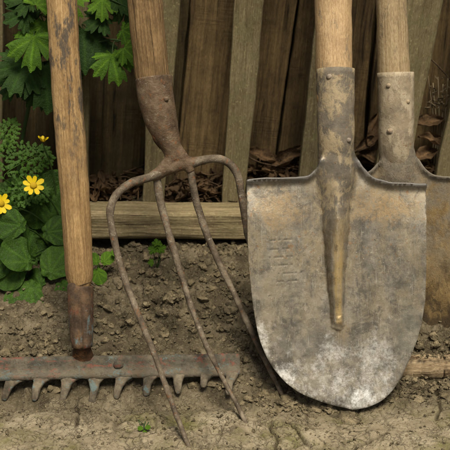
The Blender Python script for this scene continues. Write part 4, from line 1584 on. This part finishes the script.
# --- seedlings on the bank
p0 = gpix(100, 272)
SD = thing('celandine_seedling', p0, 'small seedling with round green leaves right of the rake handle', 'seedling')
for (u, v, an, s, ti) in ((104, 262, 50, 13, -.2), (97, 262, 140, 12, -.2), (97, 271, -70, 15, -.3), (112, 253, 10, 7, -.3)):
    p = PY(u, v, p0.y - .02)
    add_leaf(SD, ROUND[0], M['leaf_lobed'], p, an, s * px(p), ti, 0, p0, srad=.0006)
p0 = gpix(157, 268)
SD2 = thing('frilly_seedling', p0, 'tiny bright seedling below the rail between the left fork tines', 'seedling')
for (u, v, an, s) in ((157, 252, 80, 8), (159, 249, 20, 8), (155, 250, 160, 8), (157, 245, 100, 7), (153, 262, 190, 6)):
    p = PY(u, v, p0.y - .012)
    add_leaf(SD2, LOBED[1], M['leaf_lobed'], p, an, s * px(p), -.1, 0, p0, srad=.0005)
p0 = gpix(143, 431)
SD3 = thing('crust_seedling', p0, 'minute green sprout on the pale crust left of the longest fork tine', 'seedling')
for (u, v, an, s) in ((142, 429, 150, 5), (146, 428, 30, 5), (144, 431, -60, 4)):
    p = PY(u, v, p0.y - .003)
    add_leaf(SD3, ROUND[0], M['leaf_lobed'], p, an, s * px(p), -.6, 0, p0, srad=.0004)


# ------------------------------------------------------------------ litter behind the rail
def dry_mesh(seed, curl):
    n, k = 14, 6
    vs, fs, ve = [], [], []
    for i in range(n + 1):
        t = i / n
        w = .30 * math.sin(math.pi * (t * .94 + .03)) ** .75 * (1 + .18 * noise.noise(V((t * 6, seed, 0))))
        for j_ in range(-k, k + 1):
            s = j_ / k
            a_ = s * curl
            x = w * (math.sin(a_) / curl)
            z = w * (1 - math.cos(a_)) / curl + .16 * noise.noise(V((s * 2, t * 4, seed))) + .05 * noise.noise(V((s * 6, t * 11, seed))) + .3 * (t - .5) ** 2 * math.sin(seed)
            vs.append(V((x, t - .5, z)))
            ve.append(math.exp(-(s / .1) ** 2))
    R_ = 2 * k + 1
    for i in range(n):
        for j_ in range(R_ - 1):
            q = i * R_ + j_
            fs.append((q, q + 1, q + R_ + 1, q + R_))
    me = bpy.data.meshes.new('dry_leaf'); me.from_pydata([tuple(v) for v in vs], [], fs)
    me.polygons.foreach_set('use_smooth', [True] * len(fs))
    at_ = me.attributes.new('vein', 'FLOAT', 'POINT'); at_.data.foreach_set('value', ve)
    me.materials.append(M['dry_leaf'])
    me.update()
    return me


DRY = [dry_mesh(i * 2.3 + 1, c_) for i, c_ in enumerate((1.1, 1.7, 2.4, 1.4, 2.0))]
GL = 'dry leaves behind the fence rail'


def dry(u, v, Y, an, s, tilt, roll, va, label):
    p = PY(u, v, Y)
    o = link('dry_leaf', DRY[va], None, None, leaf_matrix(p, an, s * .85 * px(p), tilt, roll))
    tag(o, label, 'dry leaf', GL)


for a_ in [(262, 156, .395, 158, 34, -.5, .2, 0, 'curled brown dry leaf just right of the widest bare picket'),
           (286, 160, .39, 24, 46, -.4, -.3, 1, 'long rolled brown leaf above the left shoulder of the front spade'),
           (293, 153, .40, 40, 26, -.2, .3, 3, 'reddish dry leaf leaning up beside the front spade socket'),
           (278, 170, .385, 5, 38, -.7, 0, 3, 'greyish flat dry leaf lying lowest above the front spade shoulder'),
           (188, 190, .385, 60, 34, -.3, .3, 3, 'pale brown dry leaf between the two middle fork tines'),
           (205, 186, .40, 120, 26, -.3, .2, 0, 'dry leaf left of the widest bare picket, in its shade'),
           (103, 182, .40, 172, 34, -.7, .1, 0, 'broad brown leaf lying between rake handle and fork tine'),
           (122, 192, .39, 20, 28, -.6, .1, 1, 'dark curled leaf under the bend of the leftmost fork tine'),
           (372, 130, .40, 65, 44, -.2, .4, 3, 'large brown dry leaf standing between the two spade sockets'),
           (366, 145, .385, 35, 36, -.4, .2, 1, 'rolled dry leaf low between the two spade sockets'),
           (372, 158, .38, 150, 34, -.5, .1, 0, 'dry leaf just above the right shoulder of the front spade'),
           (428, 122, .395, 12, 38, -.4, .2, 3, 'dark broad leaf right of the pale dusty spade socket'),
           (432, 140, .385, 160, 34, -.5, .1, 1, 'curled leaf above the right shoulder of the muddy spade'),
           (424, 155, .38, 30, 36, -.5, .3, 0, 'lowest dry leaf in the nook right of the muddy spade neck')]:
    dry(*a_)
vs, fs, = [], []
for i in range(520):
    x, y = random.uniform(-.34, .34), random.uniform(.355, .43)
    z = gz(x, y) + random.uniform(0, .03 if x < 0 else .045)
    me_ = random.choice(DRY)
    s = random.uniform(.008, .04)
    rm_ = Matrix.Rotation(random.uniform(0, 6.28), 3, 'Z') @ Matrix.Rotation(random.gauss(0, .6), 3, 'X') @ Matrix.Rotation(random.gauss(0, .6), 3, 'Y')
    b_ = len(vs)
    vs += [V((x, y, z)) + rm_ @ v.co * s for v in me_.vertices]
    fs += [tuple(k + b_ for k in p_.vertices) for p_ in me_.polygons]
for i in range(160):
    x, y = random.uniform(-.34, .34), random.uniform(.357, .42)
    p = V((x, y, gz(x, y) + random.uniform(.005, .04)))
    a_ = random.uniform(0, 3.14)
    l = random.uniform(.02, .07)
    d = V((math.cos(a_), .3 * math.sin(a_), random.uniform(-.2, .3)))
    tv, tf = tg([p - d * l / 2, p + V((0, 0, random.uniform(-.004, .004))), p + d * l / 2], [.0009, .0011, .0006], 6, seg=5)
    b_ = len(vs)
    vs += tv
    fs += [tuple(k + b_ for k in f) for f in tf]
lit = link('leaf_litter', mesh_from('leaf_litter', vs, fs), M['dry_leaf'])
tag(lit, 'brown leaf litter and twigs heaped between rail and boards', 'leaf litter', kind='stuff')
# twigs
for (pts, lab) in (([(240, 152, .39), (262, 163, .385), (300, 170, .38)], 'thin dark twig across the litter left of the front spade'),
                   ([(430, 58, .40), (440, 68, .40), (452, 82, .40)], 'thin bent twig hanging beside the right picket')):
    q = [PY(*p) for p in pts]
    vs, fs = tg(q, [.0012, .0012, .0008], 14, seg=7, jit=.0004)
    tag(link('twig', mesh_from('twig', vs, fs), M['twig']), lab, 'twig')
# bleached dry stalks in the opening at the right
pd = V((PY(437, 150, .40).x, .40, gz(PY(437, 150, .40).x, .40)))
DS = thing('dead_plant', pd, 'bleached dead plant with papery bits showing right of the far spade', 'dead plant')
for i in range(5):
    tp = PY(428 + i * 5, 76 + (i * 7) % 13, .405)
    tube('stem', [pd + V((i * .004 - .01, 0, 0)), pd.lerp(tp, .5) + V((.004, 0, 0)), tp], [.0013, .0011, .0007], M['dry_pale'], DS, 14, seg=6)
for i in range(44):
    p = PY(min(449, random.gauss(438, 6)), random.gauss(99, 10), .402)
    o = bpy.data.objects.new('husk', DRY[i % 5]); COL.objects.link(o)
    o.parent = DS
    o.matrix_basis = wm(DS).inverted() @ leaf_matrix(p, random.uniform(0, 360), random.uniform(2.5, 6.5) * px(p), random.uniform(-1.2, 1.2), random.uniform(-1.2, 1.2))
    o.material_slots[0].link = 'OBJECT'
    o.material_slots[0].material = M['dry_pale']

# ------------------------------------------------------------------ light
SUN_EL, SUN_AZ = math.radians(63), math.radians(15)      # azimuth: from the viewer's side, to the right
w = bpy.data.worlds.new('World')
sc.world = w
w.use_nodes = True
nt = w.node_tree
nt.nodes.clear()
sky = nt.nodes.new('ShaderNodeTexSky')
sky.sky_type = 'NISHITA'
sky.sun_disc = False
sky.sun_elevation = SUN_EL
sky.air_density = 1.0
sky.dust_density = 4.0
sky.ozone_density = 0.6
hs = nt.nodes.new('ShaderNodeHueSaturation')
hs.inputs['Saturation'].default_value = .25
bg = nt.nodes.new('ShaderNodeBackground')
bg.inputs['Strength'].default_value = .055
wo = nt.nodes.new('ShaderNodeOutputWorld')
nt.links.new(sky.outputs[0], hs.inputs['Color'])
nt.links.new(hs.outputs[0], bg.inputs[0])
nt.links.new(bg.outputs[0], wo.inputs[0])
# direction towards the sun (viewer stands at -Y)
sd = V((math.sin(SUN_AZ) * math.cos(SUN_EL), -math.cos(SUN_AZ) * math.cos(SUN_EL), math.sin(SUN_EL)))
sky.sun_rotation = math.atan2(sd.x, sd.y)
ld = bpy.data.lights.new('sun', 'SUN')
ld.energy = 3.8
ld.angle = math.radians(22)
ld.color = (1, .9, .72)
lo_ = bpy.data.objects.new('sun', ld)
COL.objects.link(lo_)
lo_.location = sd * 5
lo_.rotation_euler = sd.to_track_quat('Z', 'Y').to_euler()

sc.view_settings.view_transform = 'Standard'
sc.view_settings.look = 'None'
sc.view_settings.exposure = 0.35
sc.view_settings.gamma = 1
sc.view_settings.use_curve_mapping = False
sc.render.engine = 'CYCLES'
sc.cycles.use_denoising = True
sc.cycles.max_bounces = 5
sc.cycles.use_adaptive_sampling = True
sc.cycles.adaptive_threshold = .025
